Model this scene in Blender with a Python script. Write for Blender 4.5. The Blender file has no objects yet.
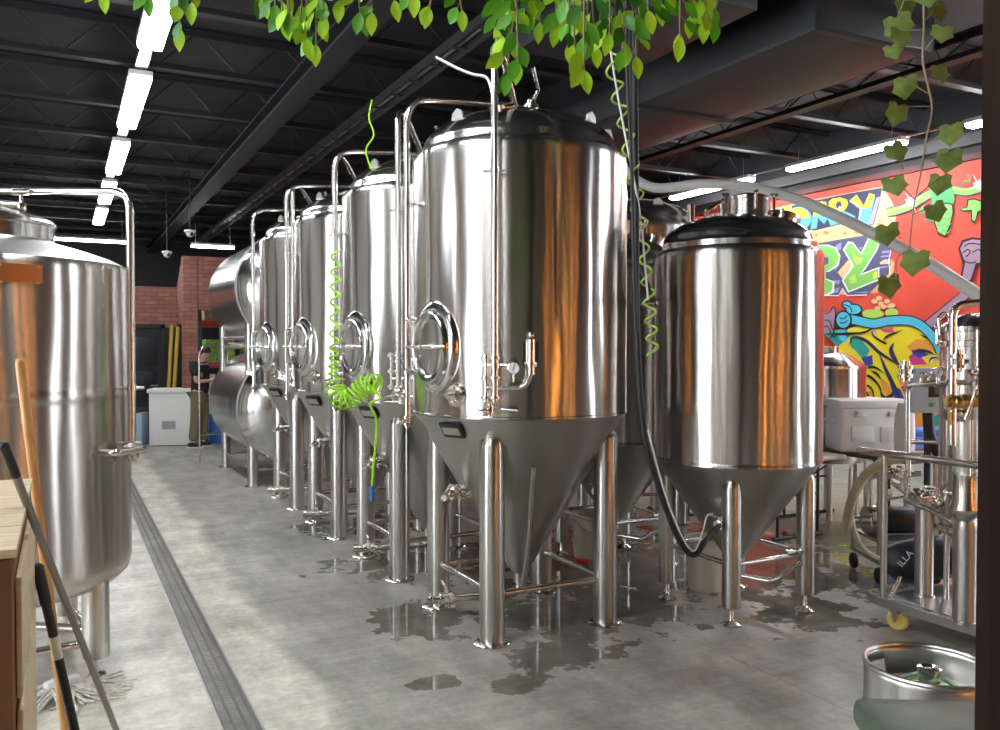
import bpy, bmesh, math, random
from mathutils import Vector, Matrix
random.seed(7)
PI = math.pi
scene = bpy.context.scene
col = scene.collection

# ------------------------------------------------------------------ camera
YAW, PITCH, FPX, CH = math.radians(27.26), math.radians(1.213), 850.0, 1.70
cam_data = bpy.data.cameras.new('camera'); cam = bpy.data.objects.new('camera', cam_data); col.objects.link(cam)
cam_data.sensor_width = 36; cam_data.lens = FPX / 1000 * 36; cam_data.clip_start = .05; cam_data.clip_end = 200
cam.location = (0, 0, CH); cam.rotation_euler = (PI/2 - PITCH, 0, -YAW)
scene.camera = cam
# ------------------------------------------------------------------ world, exposure
world = bpy.data.worlds.new('world'); scene.world = world; world.use_nodes = True
world.node_tree.nodes['Background'].inputs[0].default_value = (.75, .85, 1, 1)
world.node_tree.nodes['Background'].inputs[1].default_value = .3
vs = scene.view_settings
vs.view_transform = 'Standard'; vs.look = 'None'; vs.gamma = 1; vs.use_curve_mapping = False
vs.exposure = 0.72
LAMP = 24.0        # strength of the ceiling tubes
DAY = 7.0          # strength of the daylight in the added window panes
# camera frame, used to read positions off the photograph
CR = Vector((math.cos(YAW), -math.sin(YAW), 0)); CU0 = Vector((0, 0, 1)); CF0 = Vector((math.sin(YAW), math.cos(YAW), 0))
CF = CF0*math.cos(PITCH) - CU0*math.sin(PITCH); CU = CU0*math.cos(PITCH) + CF0*math.sin(PITCH)
EYE = Vector((0, 0, CH))
def at(px, py, d):
    return EYE + (CF + CR*((px-500)/FPX) + CU*((365-py)/FPX)) * d
def on_x(px, py, X):
    v = CF + CR*((px-500)/FPX) + CU*((365-py)/FPX)
    return EYE + v*(X/v.x)

# ------------------------------------------------------------------ materials
def mat(name, color=(.5,.5,.5), rough=.5, metal=0.0, aniso=0.0, emit=None, es=0.0, trans=0.0, coat=0.0, alpha=1.0):
    m = bpy.data.materials.new(name); m.use_nodes = True
    b = m.node_tree.nodes['Principled BSDF']
    b.inputs['Base Color'].default_value = (*color, 1); b.inputs['Roughness'].default_value = rough
    b.inputs['Metallic'].default_value = metal
    if coat: b.inputs['Coat Weight'].default_value = coat
    if trans: b.inputs['Transmission Weight'].default_value = trans
    if emit: b.inputs['Emission Color'].default_value = (*emit, 1); b.inputs['Emission Strength'].default_value = es
    if aniso: b.inputs['Anisotropic'].default_value = aniso; b.inputs['Anisotropic Rotation'].default_value = .25
    return m
def N(m, t, **kw):
    n = m.node_tree.nodes.new(t)
    for k, v in kw.items():
        if k.startswith('i_'): n.inputs[k[2:].replace('_', ' ')].default_value = v
        else: setattr(n, k, v)
    return n
def L(m, a, b): m.node_tree.links.new(a, b)
def ramp(m, stops):
    r = m.node_tree.nodes.new('ShaderNodeValToRGB'); e = r.color_ramp.elements
    e[0].position, e[0].color = stops[0][0], (*stops[0][1], 1); e[1].position, e[1].color = stops[-1][0], (*stops[-1][1], 1)
    for p, c in stops[1:-1]:
        x = e.new(p); x.color = (*c, 1)
    return r
def noisy(m, c1, c2, scale=5, detail=4, bump=0.0, stretch=(1,1,1), lo=.35, hi=.65):
    b = m.node_tree.nodes['Principled BSDF']
    tc = N(m, 'ShaderNodeTexCoord'); mp = N(m, 'ShaderNodeMapping'); mp.inputs['Scale'].default_value = stretch
    nz = N(m, 'ShaderNodeTexNoise'); nz.inputs['Scale'].default_value = scale; nz.inputs['Detail'].default_value = detail
    L(m, tc.outputs['Object'], mp.inputs[0]); L(m, mp.outputs[0], nz.inputs['Vector'])
    r = ramp(m, [(lo, c1), (hi, c2)]); L(m, nz.outputs['Fac'], r.inputs[0]); L(m, r.outputs[0], b.inputs['Base Color'])
    if bump:
        bp = N(m, 'ShaderNodeBump'); bp.inputs['Strength'].default_value = bump; bp.inputs['Distance'].default_value = .01
        L(m, nz.outputs['Fac'], bp.inputs['Height']); L(m, bp.outputs[0], b.inputs['Normal'])
    return m
def steel(name, color=(.70,.68,.65), rough=.26, aniso=.9, wave=.0):
    """brushed stainless steel, the brushing runs round the vertical axis"""
    m = mat(name, color, rough, 1.0, aniso)
    b = m.node_tree.nodes['Principled BSDF']
    if aniso:
        tg = N(m, 'ShaderNodeTangent', direction_type='RADIAL', axis='Z'); L(m, tg.outputs[0], b.inputs['Tangent'])
    if wave:
        tc = N(m, 'ShaderNodeTexCoord'); mp = N(m, 'ShaderNodeMapping'); mp.inputs['Scale'].default_value = (3.2, 3.2, .7)
        nz = N(m, 'ShaderNodeTexNoise'); nz.inputs['Scale'].default_value = 1.0; nz.inputs['Detail'].default_value = 1.5
        bp = N(m, 'ShaderNodeBump'); bp.inputs['Strength'].default_value = 1.0; bp.inputs['Distance'].default_value = wave
        L(m, tc.outputs['Object'], mp.inputs[0]); L(m, mp.outputs[0], nz.inputs['Vector'])
        L(m, nz.outputs['Fac'], bp.inputs['Height']); L(m, bp.outputs[0], b.inputs['Normal'])
    return m
M_shell = steel('polished_shell_steel', (.62,.60,.57), .235, .97, .018)
M_shell2 = steel('old_shell_steel', (.62,.58,.54), .24, .96, .016)
M_cone = steel('satin_cone_steel', (.50,.49,.455), .36, .6)
M_dome = steel('dome_steel', (.60,.59,.58), .17, 0, .004)
M_leg = steel('leg_steel', (.62,.60,.57), .30, .8)
M_pipe = steel('pipe_steel', (.72,.70,.67), .22, 0)
M_fit = steel('fitting_steel', (.75,.72,.68), .16, 0)
M_satin = steel('satin_steel', (.55,.54,.52), .38, 0)
M_horiz = steel('horizontal_tank_steel', (.66,.65,.63), .24, 0, .006)
M_black = mat('black_plastic', (.012,.012,.013), .4)
M_rubber = mat('black_rubber', (.015,.015,.016), .55)
M_ceil = noisy(mat('black_deck_paint', (.02,.02,.022), .75), (.008,.008,.011), (.019,.019,.024), 3)
M_joist = mat('black_beam_paint', (.015,.015,.019), .55)
M_duct = noisy(mat('dark_duct_paint', (.03,.03,.034), .5), (.014,.014,.017), (.024,.024,.029), 2)
M_white = mat('white_paint', (.8,.8,.78), .5)
M_whitewall = mat('white_wall_paint', (.78,.78,.76), .6)
M_housing = mat('lamp_housing_enamel', (.75,.75,.75), .4)
M_tube2 = mat('lit_tube_diffuser_right', (1,1,1), .5, emit=(.95,.98,1.0), es=LAMP*1.9)
M_tube = mat('lit_tube_diffuser', (1,1,1), .5, emit=(.95,.98,1.0), es=LAMP)
M_day = mat('added_daylight_pane', (.8,.85,.9), .2, emit=(.86,.93,1.0), es=DAY)
M_wood = noisy(mat('dark_stained_wood', (.03,.014,.008), .8), (.010,.005,.003), (.022,.011,.006), 4, 5, .2, (6,6,.6))
M_handle = noisy(mat('varnished_wood_handle', (.5,.24,.07), .35), (.45,.20,.06), (.62,.33,.11), 5, 4, 0, (8,8,.8))
M_greytube = mat('grey_metal_handle', (.30,.28,.26), .35, .6)
M_green = mat('green_air_hose', (.42,.80,.03), .35)
M_clearhose = mat('clear_hose', (.70,.72,.70), .3)
M_beige = mat('beige_hose', (.62,.52,.32), .4)
M_beige2 = mat('white_rubber_hose', (.72,.66,.54), .4)
M_bucket = mat('cream_plastic', (.62,.56,.44), .5)
M_red = mat('red_plastic', (.45,.02,.03), .4)
M_blue = mat('blue_plastic', (.03,.16,.55), .4)
M_yellow = mat('yellow_wheel_plastic', (.75,.58,.16), .45)
M_copper = mat('copper_plate', (.50,.20,.08), .35, .85)
M_cooler = mat('white_cooler_plastic', (.90,.89,.87), .45)
M_greybox = mat('grey_cabinet_paint', (.55,.58,.63), .4)
M_skin = mat('skin', (.52,.30,.21), .5)
M_shirt = mat('black_cotton', (.015,.016,.02), .85)
M_khaki = mat('khaki_cotton', (.16,.14,.08), .85)
M_hair = mat('dark_hair', (.02,.014,.01), .6)
M_sole = mat('white_sole', (.7,.7,.68), .6)
M_vinyl = noisy(mat('green_vinyl', (.07,.10,.07), .38), (.055,.085,.06), (.09,.125,.085), 12, 4, .08)
M_keg = steel('keg_steel', (.66,.65,.63), .30, 0)
M_card = noisy(mat('brown_cardboard', (.32,.14,.05), .8), (.15,.06,.022), (.20,.09,.035), 3)
M_ply = noisy(mat('pale_pine', (.62,.50,.32), .6), (.55,.43,.26), (.70,.58,.40), 4, 4, .1, (1.5,9,9))
M_mop = noisy(mat('cotton_mop_yarn', (.7,.68,.62), .9), (.5,.48,.43), (.78,.76,.70), 40, 3, .5)
M_glassg = mat('gauge_glass', (.85,.88,.95), .1)
M_ink = mat('black_ink', (.01,.01,.01), .6)
M_sack = noisy(mat('navy_woven_sack', (.012,.014,.026), .45), (.008,.01,.018), (.02,.024,.04), 9, 4, .5)
M_whiteink = mat('white_ink', (.8,.8,.8), .6)
M_brass = mat('brass', (.62,.42,.16), .28, 1.0)
M_amber = mat('amber_bottle', (.03,.012,.006), .1)
M_bluelabel = mat('blue_label', (.25,.4,.7), .5)
M_frame = mat('black_steel_frame', (.015,.015,.016), .4)
M_racksg = mat('green_rack_paint', (.03,.14,.09), .5)
M_yellowpole = mat('yellow_fibreglass', (.50,.34,.05), .5)
M_lime = noisy(mat('bright_green_wrap', (.25,.55,.08), .6), (.12,.35,.05), (.45,.75,.2), 30)
M_leafA = mat('light_green_leaf', (.45,.75,.03), .45)
M_leafB = mat('mid_green_leaf', (.12,.42,.02), .42)
M_leafC = mat('dark_green_leaf', (.04,.19,.015), .42)
M_ivy = noisy(mat('ivy_leaf', (.10,.19,.04), .5), (.13,.22,.045), (.27,.38,.10), 25)
M_stem = mat('woody_stem', (.28,.24,.15), .7)
M_wood.node_tree.nodes['Principled BSDF'].inputs['Specular IOR Level'].default_value = .1
for mm in (M_leafA, M_leafB, M_leafC, M_ivy):
    mm.node_tree.nodes['Principled BSDF'].inputs['Subsurface Weight'].default_value = 0
# brick
def brick_mat(name, c1, c2, mortar, rot):
    m = mat(name, c1, .8); b = m.node_tree.nodes['Principled BSDF']
    tc = N(m, 'ShaderNodeTexCoord'); sp = N(m, 'ShaderNodeSeparateXYZ'); cb = N(m, 'ShaderNodeCombineXYZ')
    ad = N(m, 'ShaderNodeMath', operation='ADD')
    L(m, tc.outputs['Object'], sp.inputs[0]); L(m, sp.outputs[0], ad.inputs[0]); L(m, sp.outputs[1], ad.inputs[1])
    L(m, ad.outputs[0], cb.inputs[0]); L(m, sp.outputs[2], cb.inputs[1])
    bt = N(m, 'ShaderNodeTexBrick'); bt.inputs['Scale'].default_value = 1
    bt.inputs['Brick Width'].default_value = .22; bt.inputs['Row Height'].default_value = .075; bt.inputs['Mortar Size'].default_value = .006
    bt.inputs['Color1'].default_value = (*c1, 1); bt.inputs['Color2'].default_value = (*c2, 1); bt.inputs['Mortar'].default_value = (*mortar, 1)
    L(m, cb.outputs[0], bt.inputs['Vector']); L(m, bt.outputs['Color'], b.inputs['Base Color'])
    return m
M_brick = brick_mat('red_brick', (.36,.155,.115), (.26,.10,.075), (.14,.08,.065), 0)
M_pier = mat('brown_pier_paint', (.15,.075,.055), .7)
# concrete floor: pale concrete, a paler strip along the drain, wet patches
def floor_mat():
    m = mat('concrete_floor', (.4,.4,.38), .4); b = m.node_tree.nodes['Principled BSDF']
    tc = N(m, 'ShaderNodeTexCoord'); P = tc.outputs['Object']
    def noise(s, d=5, st=(1,1,1)):
        mp = N(m, 'ShaderNodeMapping'); mp.inputs['Scale'].default_value = st; L(m, P, mp.inputs[0])
        n = N(m, 'ShaderNodeTexNoise'); n.inputs['Scale'].default_value = s; n.inputs['Detail'].default_value = d; n.inputs['Roughness'].default_value = .6
        L(m, mp.outputs[0], n.inputs['Vector']); return n.outputs['Fac']
    def mth(op, a, bb=None, c=None, clamp=False):
        n = N(m, 'ShaderNodeMath', operation=op); n.use_clamp = clamp
        for i, v in enumerate((a, bb, c)):
            if v is None: continue
            if isinstance(v, (int, float)): n.inputs[i].default_value = v
            else: L(m, v, n.inputs[i])
        return n.outputs[0]
    def mix(f, a, c):
        n = N(m, 'ShaderNodeMix', data_type='RGBA'); L(m, f, n.inputs['Factor'])
        for sock, v in ((n.inputs[6], a), (n.inputs[7], c)):
            if isinstance(v, tuple): sock.default_value = (*v, 1)
            else: L(m, v, sock)
        return n.outputs[2]
    sp = N(m, 'ShaderNodeSeparateXYZ'); L(m, P, sp.inputs[0]); X, Y = sp.outputs[0], sp.outputs[1]
    wob = mth('MULTIPLY', mth('SUBTRACT', noise(.9, 4), .5), .5)
    strip = mth('MULTIPLY_ADD', mth('SUBTRACT', 1.12, mth('ADD', X, wob)), 9, .5, True)   # 1 left of X=1.1
    n1 = noise(1.3, 8, (1, .35, 1)); r1 = ramp(m, [(.3, (.27,.262,.23)), (.46, (.36,.35,.31)), (.56, (.43,.418,.372)), (.72, (.53,.515,.46))]); L(m, n1, r1.inputs[0])
    n2 = noise(2.4, 8); r2 = ramp(m, [(.32, (.56,.53,.46)), (.5, (.68,.645,.565)), (.68, (.78,.745,.66))]); L(m, n2, r2.inputs[0])
    base = mix(strip, r1.outputs[0], r2.outputs[0])
    def times(a, lo_, hi_, fac):
        rr_ = ramp(m, [(.32, (lo_,lo_,lo_*.98)), (.68, (hi_,hi_,hi_))]); L(m, fac, rr_.inputs[0])
        q = N(m, 'ShaderNodeMix', data_type='RGBA', blend_type='MULTIPLY'); q.inputs['Factor'].default_value = 1; L(m, a, q.inputs[6]); L(m, rr_.outputs[0], q.inputs[7]); return q.outputs[2]
    base = times(base, .72, 1.18, noise(5.5, 10, (1, .45, 1))); base = times(base, .84, 1.1, noise(2.0, 6, (.5, 5, 1))); base = times(base, .85, 1.1, noise(26, 4))
    sp2 = noise(38, 3); speck = mth('MULTIPLY_ADD', mth('SUBTRACT', sp2, .62), 4, 0, True)
    base = mix(mth('MULTIPLY', speck, .35), base, (.14,.14,.13))
    # joints sawn in the slab
    def line(c, v, w): return mth('LESS_THAN', mth('ABSOLUTE', mth('SUBTRACT', v, c)), w)
    joints = None
    for v, c in ((Y, 6.5), (Y, 12.9), (X, 3.25), (X, 5.3)):
        l = line(c, v, .004); joints = l if joints is None else mth('MAXIMUM', joints, l)
    base = mix(mth('MULTIPLY', joints, .5), base, (.1,.1,.09))
    # wet areas: where cleaning water lies beneath the tanks
    def blob(cx, cy, rx, ry):
        a = mth('DIVIDE', mth('SUBTRACT', X, cx), rx); c = mth('DIVIDE', mth('SUBTRACT', Y, cy), ry)
        return mth('SUBTRACT', 1, mth('SQRT', mth('ADD', mth('MULTIPLY', a, a), mth('MULTIPLY', c, c))))
    bl = None
    for a in ((3.2, 4.5, .55, .45), (2.8, 4.6, .6, .7), (2.45, 4.0, .40, .28), (2.05, 3.75, .22, .16), (1.62, 3.95, .2, .12), (3.7, 5.6, 1.5, 1.6), (4.9, 5.2, 1.1, 1.6), (2.6, 6.3, .9, .7), (2.6, 7.8, .8, .7), (1.95, 4.9, .35, .5), (4.25, 3.95, .45, .55), (5.2, 4.3, .9, .35)):
        q = blob(*a); bl = q if bl is None else mth('MAXIMUM', bl, q)
    wet_n = mth('ADD', mth('MULTIPLY', mth('SUBTRACT', noise(4.2, 9), .5), 2.9), bl)
    wet = mth('MULTIPLY_ADD', mth('SUBTRACT', wet_n, .22), 9, 0, True)
    wetc = N(m, 'ShaderNodeMix', data_type='RGBA', blend_type='MULTIPLY'); wetc.inputs['Factor'].default_value = 1; L(m, base, wetc.inputs[6]); wetc.inputs[7].default_value = (.50,.49,.46,1)
    base_w = mix(wet, base, wetc.outputs[2])
    n = N(m, 'ShaderNodeMix', data_type='RGBA', blend_type='MULTIPLY'); n.inputs['Factor'].default_value = 1
    L(m, base_w, n.inputs[6]); n.inputs[7].default_value = (1, 1, 1, 1); L(m, n.outputs[2], b.inputs['Base Color'])
    rr = mth('MULTIPLY_ADD', noise(6, 5), .25, .27)
    rgh = mth('MULTIPLY', rr, mth('SUBTRACT', 1, mth('MULTIPLY', wet, .86)))
    L(m, rgh, b.inputs['Roughness'])
    bp = N(m, 'ShaderNodeBump'); bp.inputs['Strength'].default_value = .25; bp.inputs['Distance'].default_value = .004
    L(m, mth('MULTIPLY', noise(20, 5), mth('SUBTRACT', 1, wet)), bp.inputs['Height']); L(m, bp.outputs[0], b.inputs['Normal'])
    return m
M_floor = floor_mat()

# ------------------------------------------------------------------ mesh helpers
def link(o, parent=None):
    col.objects.link(o)
    if parent is not None: o.parent = parent
    return o
def fillet(pts, r, n=6):
    pts = [Vector(p) for p in pts]; out = [pts[0]]
    for i in range(1, len(pts)-1):
        a, b, c = pts[i-1], pts[i], pts[i+1]
        u, v = (a-b), (c-b); k = min(r, u.length*.49, v.length*.49); u.normalize(); v.normalize()
        p0, p1 = b+u*k, b+v*k
        for j in range(n+1):
            t = j/n; out.append(p0.lerp(b, t).lerp(b.lerp(p1, t), t))
    out.append(pts[-1]); return out
def spline(pts, n=8):
    P = [Vector(p) for p in pts]; P = [P[0]*2-P[1]] + P + [P[-1]*2-P[-2]]; out = []
    for i in range(1, len(P)-2):
        for j in range(n):
            t = j/n; a, b, c, d = P[i-1], P[i], P[i+1], P[i+2]
            out.append(.5*((2*b) + (c-a)*t + (2*a-5*b+4*c-d)*t*t + (3*b-a-3*c+d)*t**3))
    out.append(P[-2]); return out
class MB:
    def __init__(s): s.bm = bmesh.new(); s.mi = 0
    def face(s, vs):
        try: f = s.bm.faces.new(vs); f.material_index = s.mi; return f
        except ValueError: return None
    def box(s, c, d, rz=0, M=None, bev=0):
        c = Vector(c); R = M if M is not None else Matrix.Rotation(rz, 3, 'Z')
        hx, hy, hz = d[0]/2, d[1]/2, d[2]/2
        v = [s.bm.verts.new(c + R @ Vector((x*hx, y*hy, z*hz))) for z in (-1, 1) for x, y in ((-1,-1),(1,-1),(1,1),(-1,1))]
        fs = [s.face([v[i] for i in q]) for q in ((0,3,2,1),(4,5,6,7),(0,1,5,4),(1,2,6,5),(2,3,7,6),(3,0,4,7))]
        if bev:
            es = list({e for f in fs for e in f.edges})
            r = bmesh.ops.bevel(s.bm, geom=es, offset=bev, segments=2, profile=.5, affect='EDGES')
            for f in r['faces']: f.material_index = s.mi
        return s
    def tube(s, pts, r, n=10, closed=False, caps=True):
        P = [Vector(p) for p in pts]; m = len(P)
        rad = r if isinstance(r, (list, tuple)) else [r]*m
        T = []
        for i in range(m):
            if closed: t = P[(i+1) % m]-P[i-1]
            else: t = P[min(i+1, m-1)]-P[max(i-1, 0)]
            T.append(t.normalized() if t.length > 1e-9 else Vector((0,0,1)))
        u = T[0].orthogonal().normalized(); rings = []
        for i in range(m):
            u = (u - T[i]*u.dot(T[i]));
            u = u.normalized() if u.length > 1e-6 else T[i].orthogonal().normalized()
            w = T[i].cross(u)
            rings.append([s.bm.verts.new(P[i] + (u*math.cos(2*PI*k/n) + w*math.sin(2*PI*k/n))*rad[i]) for k in range(n)])
        for i in range(m if closed else m-1):
            a, b = rings[i], rings[(i+1) % m]
            for k in range(n): s.face([a[k], a[(k+1) % n], b[(k+1) % n], b[k]])
        if caps and not closed: s.face(rings[0][::-1]); s.face(rings[-1])
        return s
    def lathe(s, prof, n=48, O=(0,0,0), M=None, sx=1, sy=1, cap0=False, cap1=False):
        O = Vector(O); R = M if M is not None else Matrix.Identity(3); rings = []
        for r, z in prof:
            if r < 1e-6: rings.append([s.bm.verts.new(O + R @ Vector((0, 0, z)))])
            else: rings.append([s.bm.verts.new(O + R @ Vector((r*sx*math.cos(2*PI*k/n), r*sy*math.sin(2*PI*k/n), z))) for k in range(n)])
        for a, b in zip(rings, rings[1:]):
            for k in range(n):
                k2 = (k+1) % n
                if len(a) == 1 and len(b) == 1: continue
                if len(a) == 1: s.face([a[0], b[k2], b[k]])
                elif len(b) == 1: s.face([a[k], a[k2], b[0]])
                else: s.face([a[k], a[k2], b[k2], b[k]])
        if cap0 and len(rings[0]) > 1: s.face(rings[0][::-1])
        if cap1 and len(rings[-1]) > 1: s.face(rings[-1])
        return s
    def rod(s, a, b, r, n=12, r2=None): return s.tube([a, b], [r, r if r2 is None else r2], n)
    def ball(s, c, r, n=14, sc=(1,1,1), M=None):
        pr = [(math.sin(PI*i/8), -math.cos(PI*i/8)) for i in range(9)]; pr[0] = (0,-1); pr[-1] = (0,1)
        R = (M if M is not None else Matrix.Identity(3)) @ Matrix.Diagonal((sc[0]*r, sc[1]*r, sc[2]*r))
        return s.lathe(pr, n, c, R)
    def prism(s, poly, f0, f1):
        """poly: 2-D points; f0 / f1 turn them into 3-D points of the two caps"""
        a = [s.bm.verts.new(f0(p)) for p in poly]; b = [s.bm.verts.new(f1(p)) for p in poly]
        s.face(a[::-1]); s.face(b); k = len(a)
        for i in range(k): s.face([a[i], a[(i+1) % k], b[(i+1) % k], b[i]])
        return s
    def build(s, name, m, parent=None, ang=38, loc=None, fix=True):
        me = bpy.data.meshes.new(name)
        if fix: bmesh.ops.recalc_face_normals(s.bm, faces=s.bm.faces)
        s.bm.to_mesh(me); s.bm.free()
        for x in (m if isinstance(m, (list, tuple)) else [m]): me.materials.append(x)
        me.shade_smooth(); me.set_sharp_from_angle(angle=math.radians(ang))
        o = bpy.data.objects.new(name, me)
        if loc is not None: o.location = loc
        return link(o, parent)
def axis(d):   # rotation taking +Z to d
    return Vector((0,0,1)).rotation_difference(Vector(d).normalized()).to_matrix()
def tag(o, label=None, cat=None, group=None, kind=None):
    if label: o['label'] = label
    if cat: o['category'] = cat
    if group: o['group'] = group
    if kind: o['kind'] = kind
    return o
def thing(name, label, cat, loc=(0,0,0), rz=0, group=None):
    o = bpy.data.objects.new(name, None); o.empty_display_size = .1; link(o); o.location = loc; o.rotation_euler = (0,0,rz)
    return tag(o, label, cat, group)
def struct(o): o['kind'] = 'structure'; return o
def copy_tree(o, parent=None):
    c = o.copy(); link(c); c.parent = parent
    for ch in list(o.children): copy_tree(ch, c)
    return c
def text_mesh(name, body, size, m, parent, M4, depth=.002):
    cu = bpy.data.curves.new(name, 'FONT'); cu.body = body; cu.size = size; cu.extrude = depth; cu.align_x = 'CENTER'; cu.align_y = 'CENTER'
    tmp = bpy.data.objects.new('tmp', cu); col.objects.link(tmp)
    me = bpy.data.meshes.new_from_object(tmp); bpy.data.objects.remove(tmp); me.transform(M4); me.materials.clear(); me.materials.append(m)
    o = bpy.data.objects.new(name, me); return link(o, parent)
def H(deg, r, z=0):   # heading (clockwise from +Y) to a local point
    a = math.radians(deg); return Vector((r*math.sin(a), r*math.cos(a), z))

# ------------------------------------------------------------------ THE SETTING
XL, XR, Y0, Y1, ZC = -4.0, 9.7, -5.0, 24.0, 4.75
b = MB(); b.box(((XL+.62)/2, (Y0+Y1)/2, -.1), (.62-XL, Y1-Y0, .2)); b.box(((XR+.78)/2, (Y0+Y1)/2, -.1), (XR-.78, Y1-Y0, .2))
b.box((.70, (Y0+Y1)/2, -.13), (.16, Y1-Y0, .14)); struct(b.build('floor', M_floor))
struct(MB().box(((XL+XR)/2, (Y0+Y1)/2, ZC+.1), (XR-XL+.4, Y1-Y0+.4, .2)).build('ceiling', M_ceil))
struct(MB().box(((XL+XR)/2, Y1+.1, ZC/2), (XR-XL+.4, .2, ZC)).build('wall_far', M_joist))
M_mural_red = noisy(mat('mural_red_paint', (.78,.075,.045), .6), (.72,.065,.04), (.86,.10,.06), 1.2, 3)
# right wall, its lower storey painted red; an added unseen window towards the viewer's side
MT = 3.93
b = MB(); b.box((XR+.1, 14.0, (MT+.85)/2), (.2, 20.4, MT-.85)); struct(b.build('wall_right', M_mural_red))
struct(MB().box((XR+.1, 14.0, .425), (.21, 20.4, .85)).build('wall_right_dado', M_whitewall))
struct(MB().box((XR+.1, 14.0, (MT+ZC)/2), (.24, 20.4, ZC-MT)).build('wall_right_upper', M_joist))
struct(MB().box((XR+.1, -.6, ZC/2), (.2, 8.8, ZC)).build('wall_right_front', M_pier))
struct(MB().box((XL-.1, (Y0+Y1)/2, ZC/2), (.2, Y1-Y0, ZC)).build('wall_left', M_whitewall))
M_slat = noisy(mat('warm_wood_slats', (.50,.20,.05), .35), (.10,.04,.014), (.22,.09,.03), 3, 4, .1, (3,3,.4))
struct(MB().box(((XL+XR)/2, Y0-.1, ZC/2), (XR-XL+.4, .2, ZC)).build('wall_back', mat('umber_wall_paint', (.09,.06,.045), .6)))
# pilasters on the left wall
k = 1
for y in (-1.5, 1.6, 4.5, 7.6, 10.8, 14):
    struct(MB().box((XL+.12, y, 1.95), (.24, .55, 3.9)).build('trim_%d' % k, M_pier)); k += 1
# unseen windows, added from the white tank reflections: left wall, back wall, right wall
win = []
def window(i, c, d, nx, bars):
    """d = width, height ; nx = outward axis 'x' or 'y'"""
    w, h = d; fr = MB(); fw = .07
    def bx(u, z, su, sz, dep, off=0):
        if nx == 'x': return ((c[0]+off, c[1]+u, c[2]+z), (dep, su, sz))
        return ((c[0]+u, c[1]+off, c[2]+z), (su, dep, sz))
    for u, z, su, sz in ((0, h/2, w+fw*2, fw), (0, -h/2, w+fw*2, fw), (-w/2-fw/2, 0, fw, h), (w/2+fw/2, 0, fw, h)): fr.box(*bx(u, z, su, sz, .10))
    for q in range(1, bars): fr.box(*bx(-w/2+w*q/bars, 0, .05, h, .08))
    o = struct(fr.build('window_%d' % i, M_frame))
    p = MB().box(*bx(0, 0, w, h, .02)).build('pane', M_day, o); return o
window(1, (XL+.03, 3.05, 1.9), (1.6, 2.6), 'x', 2)
window(2, (XL+.03, 6.05, 1.9), (1.6, 2.6), 'x', 2)
window(3, (XR-.03, 1.9, 1.8), (1.5, 2.8), 'x', 2)
window(4, (XR-.03, -1.6, 1.8), (.7, 2.8), 'x', 1)
# unseen slat screen and amber strips, added for the orange tank reflections
t = thing('slatted_bar_wall', 'guessed wooden slat screen on the unseen wall behind the viewer', 'screen', (3.2, Y0+.06, 0))
b = MB()
for i in range(26): b.box((-1.5+i*.12, .03, 1.6), (.05, .06, 2.9))
b.build('slat', M_slat, t)['kind'] = 'stuff'
MB().box((0, 0, 1.6), (3.2, .02, 2.9)).build('backing_board', M_wood, t)
M_warm = mat('added_amber_glow', (1,.5,.15), .5, emit=(1.0,.36,.06), es=19)
t = thing('added_amber_strip', 'added amber strip upright on the slat screen, for tank reflections', 'lamp', (3.55, Y0+.16, .3), group='added amber strips')
MB().box((0, .02, 1.3), (.075, .03, 2.6), bev=.008).build('diffuser', M_warm, t); MB().box((0, 0, 1.3), (.10, .02, 2.7)).build('housing', M_black, t)
for dx in (1.3, 1.75, -1.2, 2.9, 3.3, 4.4):  # narrow copies added for thin orange streaks on the tanks
    c = copy_tree(t); c.location.x += dx; c.scale = (.28, 1, 1); c['label'] = 'added narrow amber strip behind the viewer, ' + {1.3:'first to the right of the wide lamp', 1.75:'second to the right', -1.2:'the only one left of the wide lamp', 2.9:'third to the right', 3.3:'fourth to the right', 4.4:'last to the right'}[dx]

# partition of brick at the far end, with the black door
YP = 16.7
b = MB(); b.box((-1.05, YP+.1, 1.4), (5.9, .2, 2.8))
wp = struct(b.build('wall_partition', M_brick))
b = MB()
sec = lambda p: Vector((p[0], YP, p[1])); 
# return wall and lintel over the opening to the store
b.box((2.02, 15.95, 1.65), (.24, .3, 3.3)); b.box((5.65, 15.95, 2.83), (7.0, .3, .94))
b.prism([(16.10,2.12),(16.7,2.12),(16.7,2.84),(16.10,3.22)], lambda p: Vector((1.90,p[0],p[1])), lambda p: Vector((2.14,p[0],p[1])))
struct(b.build('wall_store_front', M_brick))
struct(MB().box((1.77, YP-.02, 1.03), (.24, .05, 2.06)).build('passage_shade_panel', M_black))  # black sheet standing in for the darkness of the open passage
d = struct(MB().box((.86, YP-.03, 1.0), (1.5, .06, 2.04)).build('door_1', mat('black_door_paint', (.010,.011,.015), .45)))
b = MB()
for cx in (.49, 1.23):
    for cz in (.35, 1.0, 1.62): b.box((cx, YP-.075, cz), (.62, .03, .52), bev=.01)
b.build('door_panel', mat('black_panel_paint', (.013,.014,.019), .4), d)
b = MB(); b.box((.08, YP-.05, 1.05), (.07, .1, 2.1)); b.box((1.64, YP-.05, 1.05), (.07, .1, 2.1)); b.box((.86, YP-.05, 2.08), (1.63, .1, .07)); b.build('door_frame', M_black, d)
MB().rod((1.42, YP-.16, 1.0), (1.54, YP-.16, 1.0), .012).rod((1.52, YP-.16, 1.0), (1.52, YP-.06, 1.0), .012).build('door_handle', M_satin, d)

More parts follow.
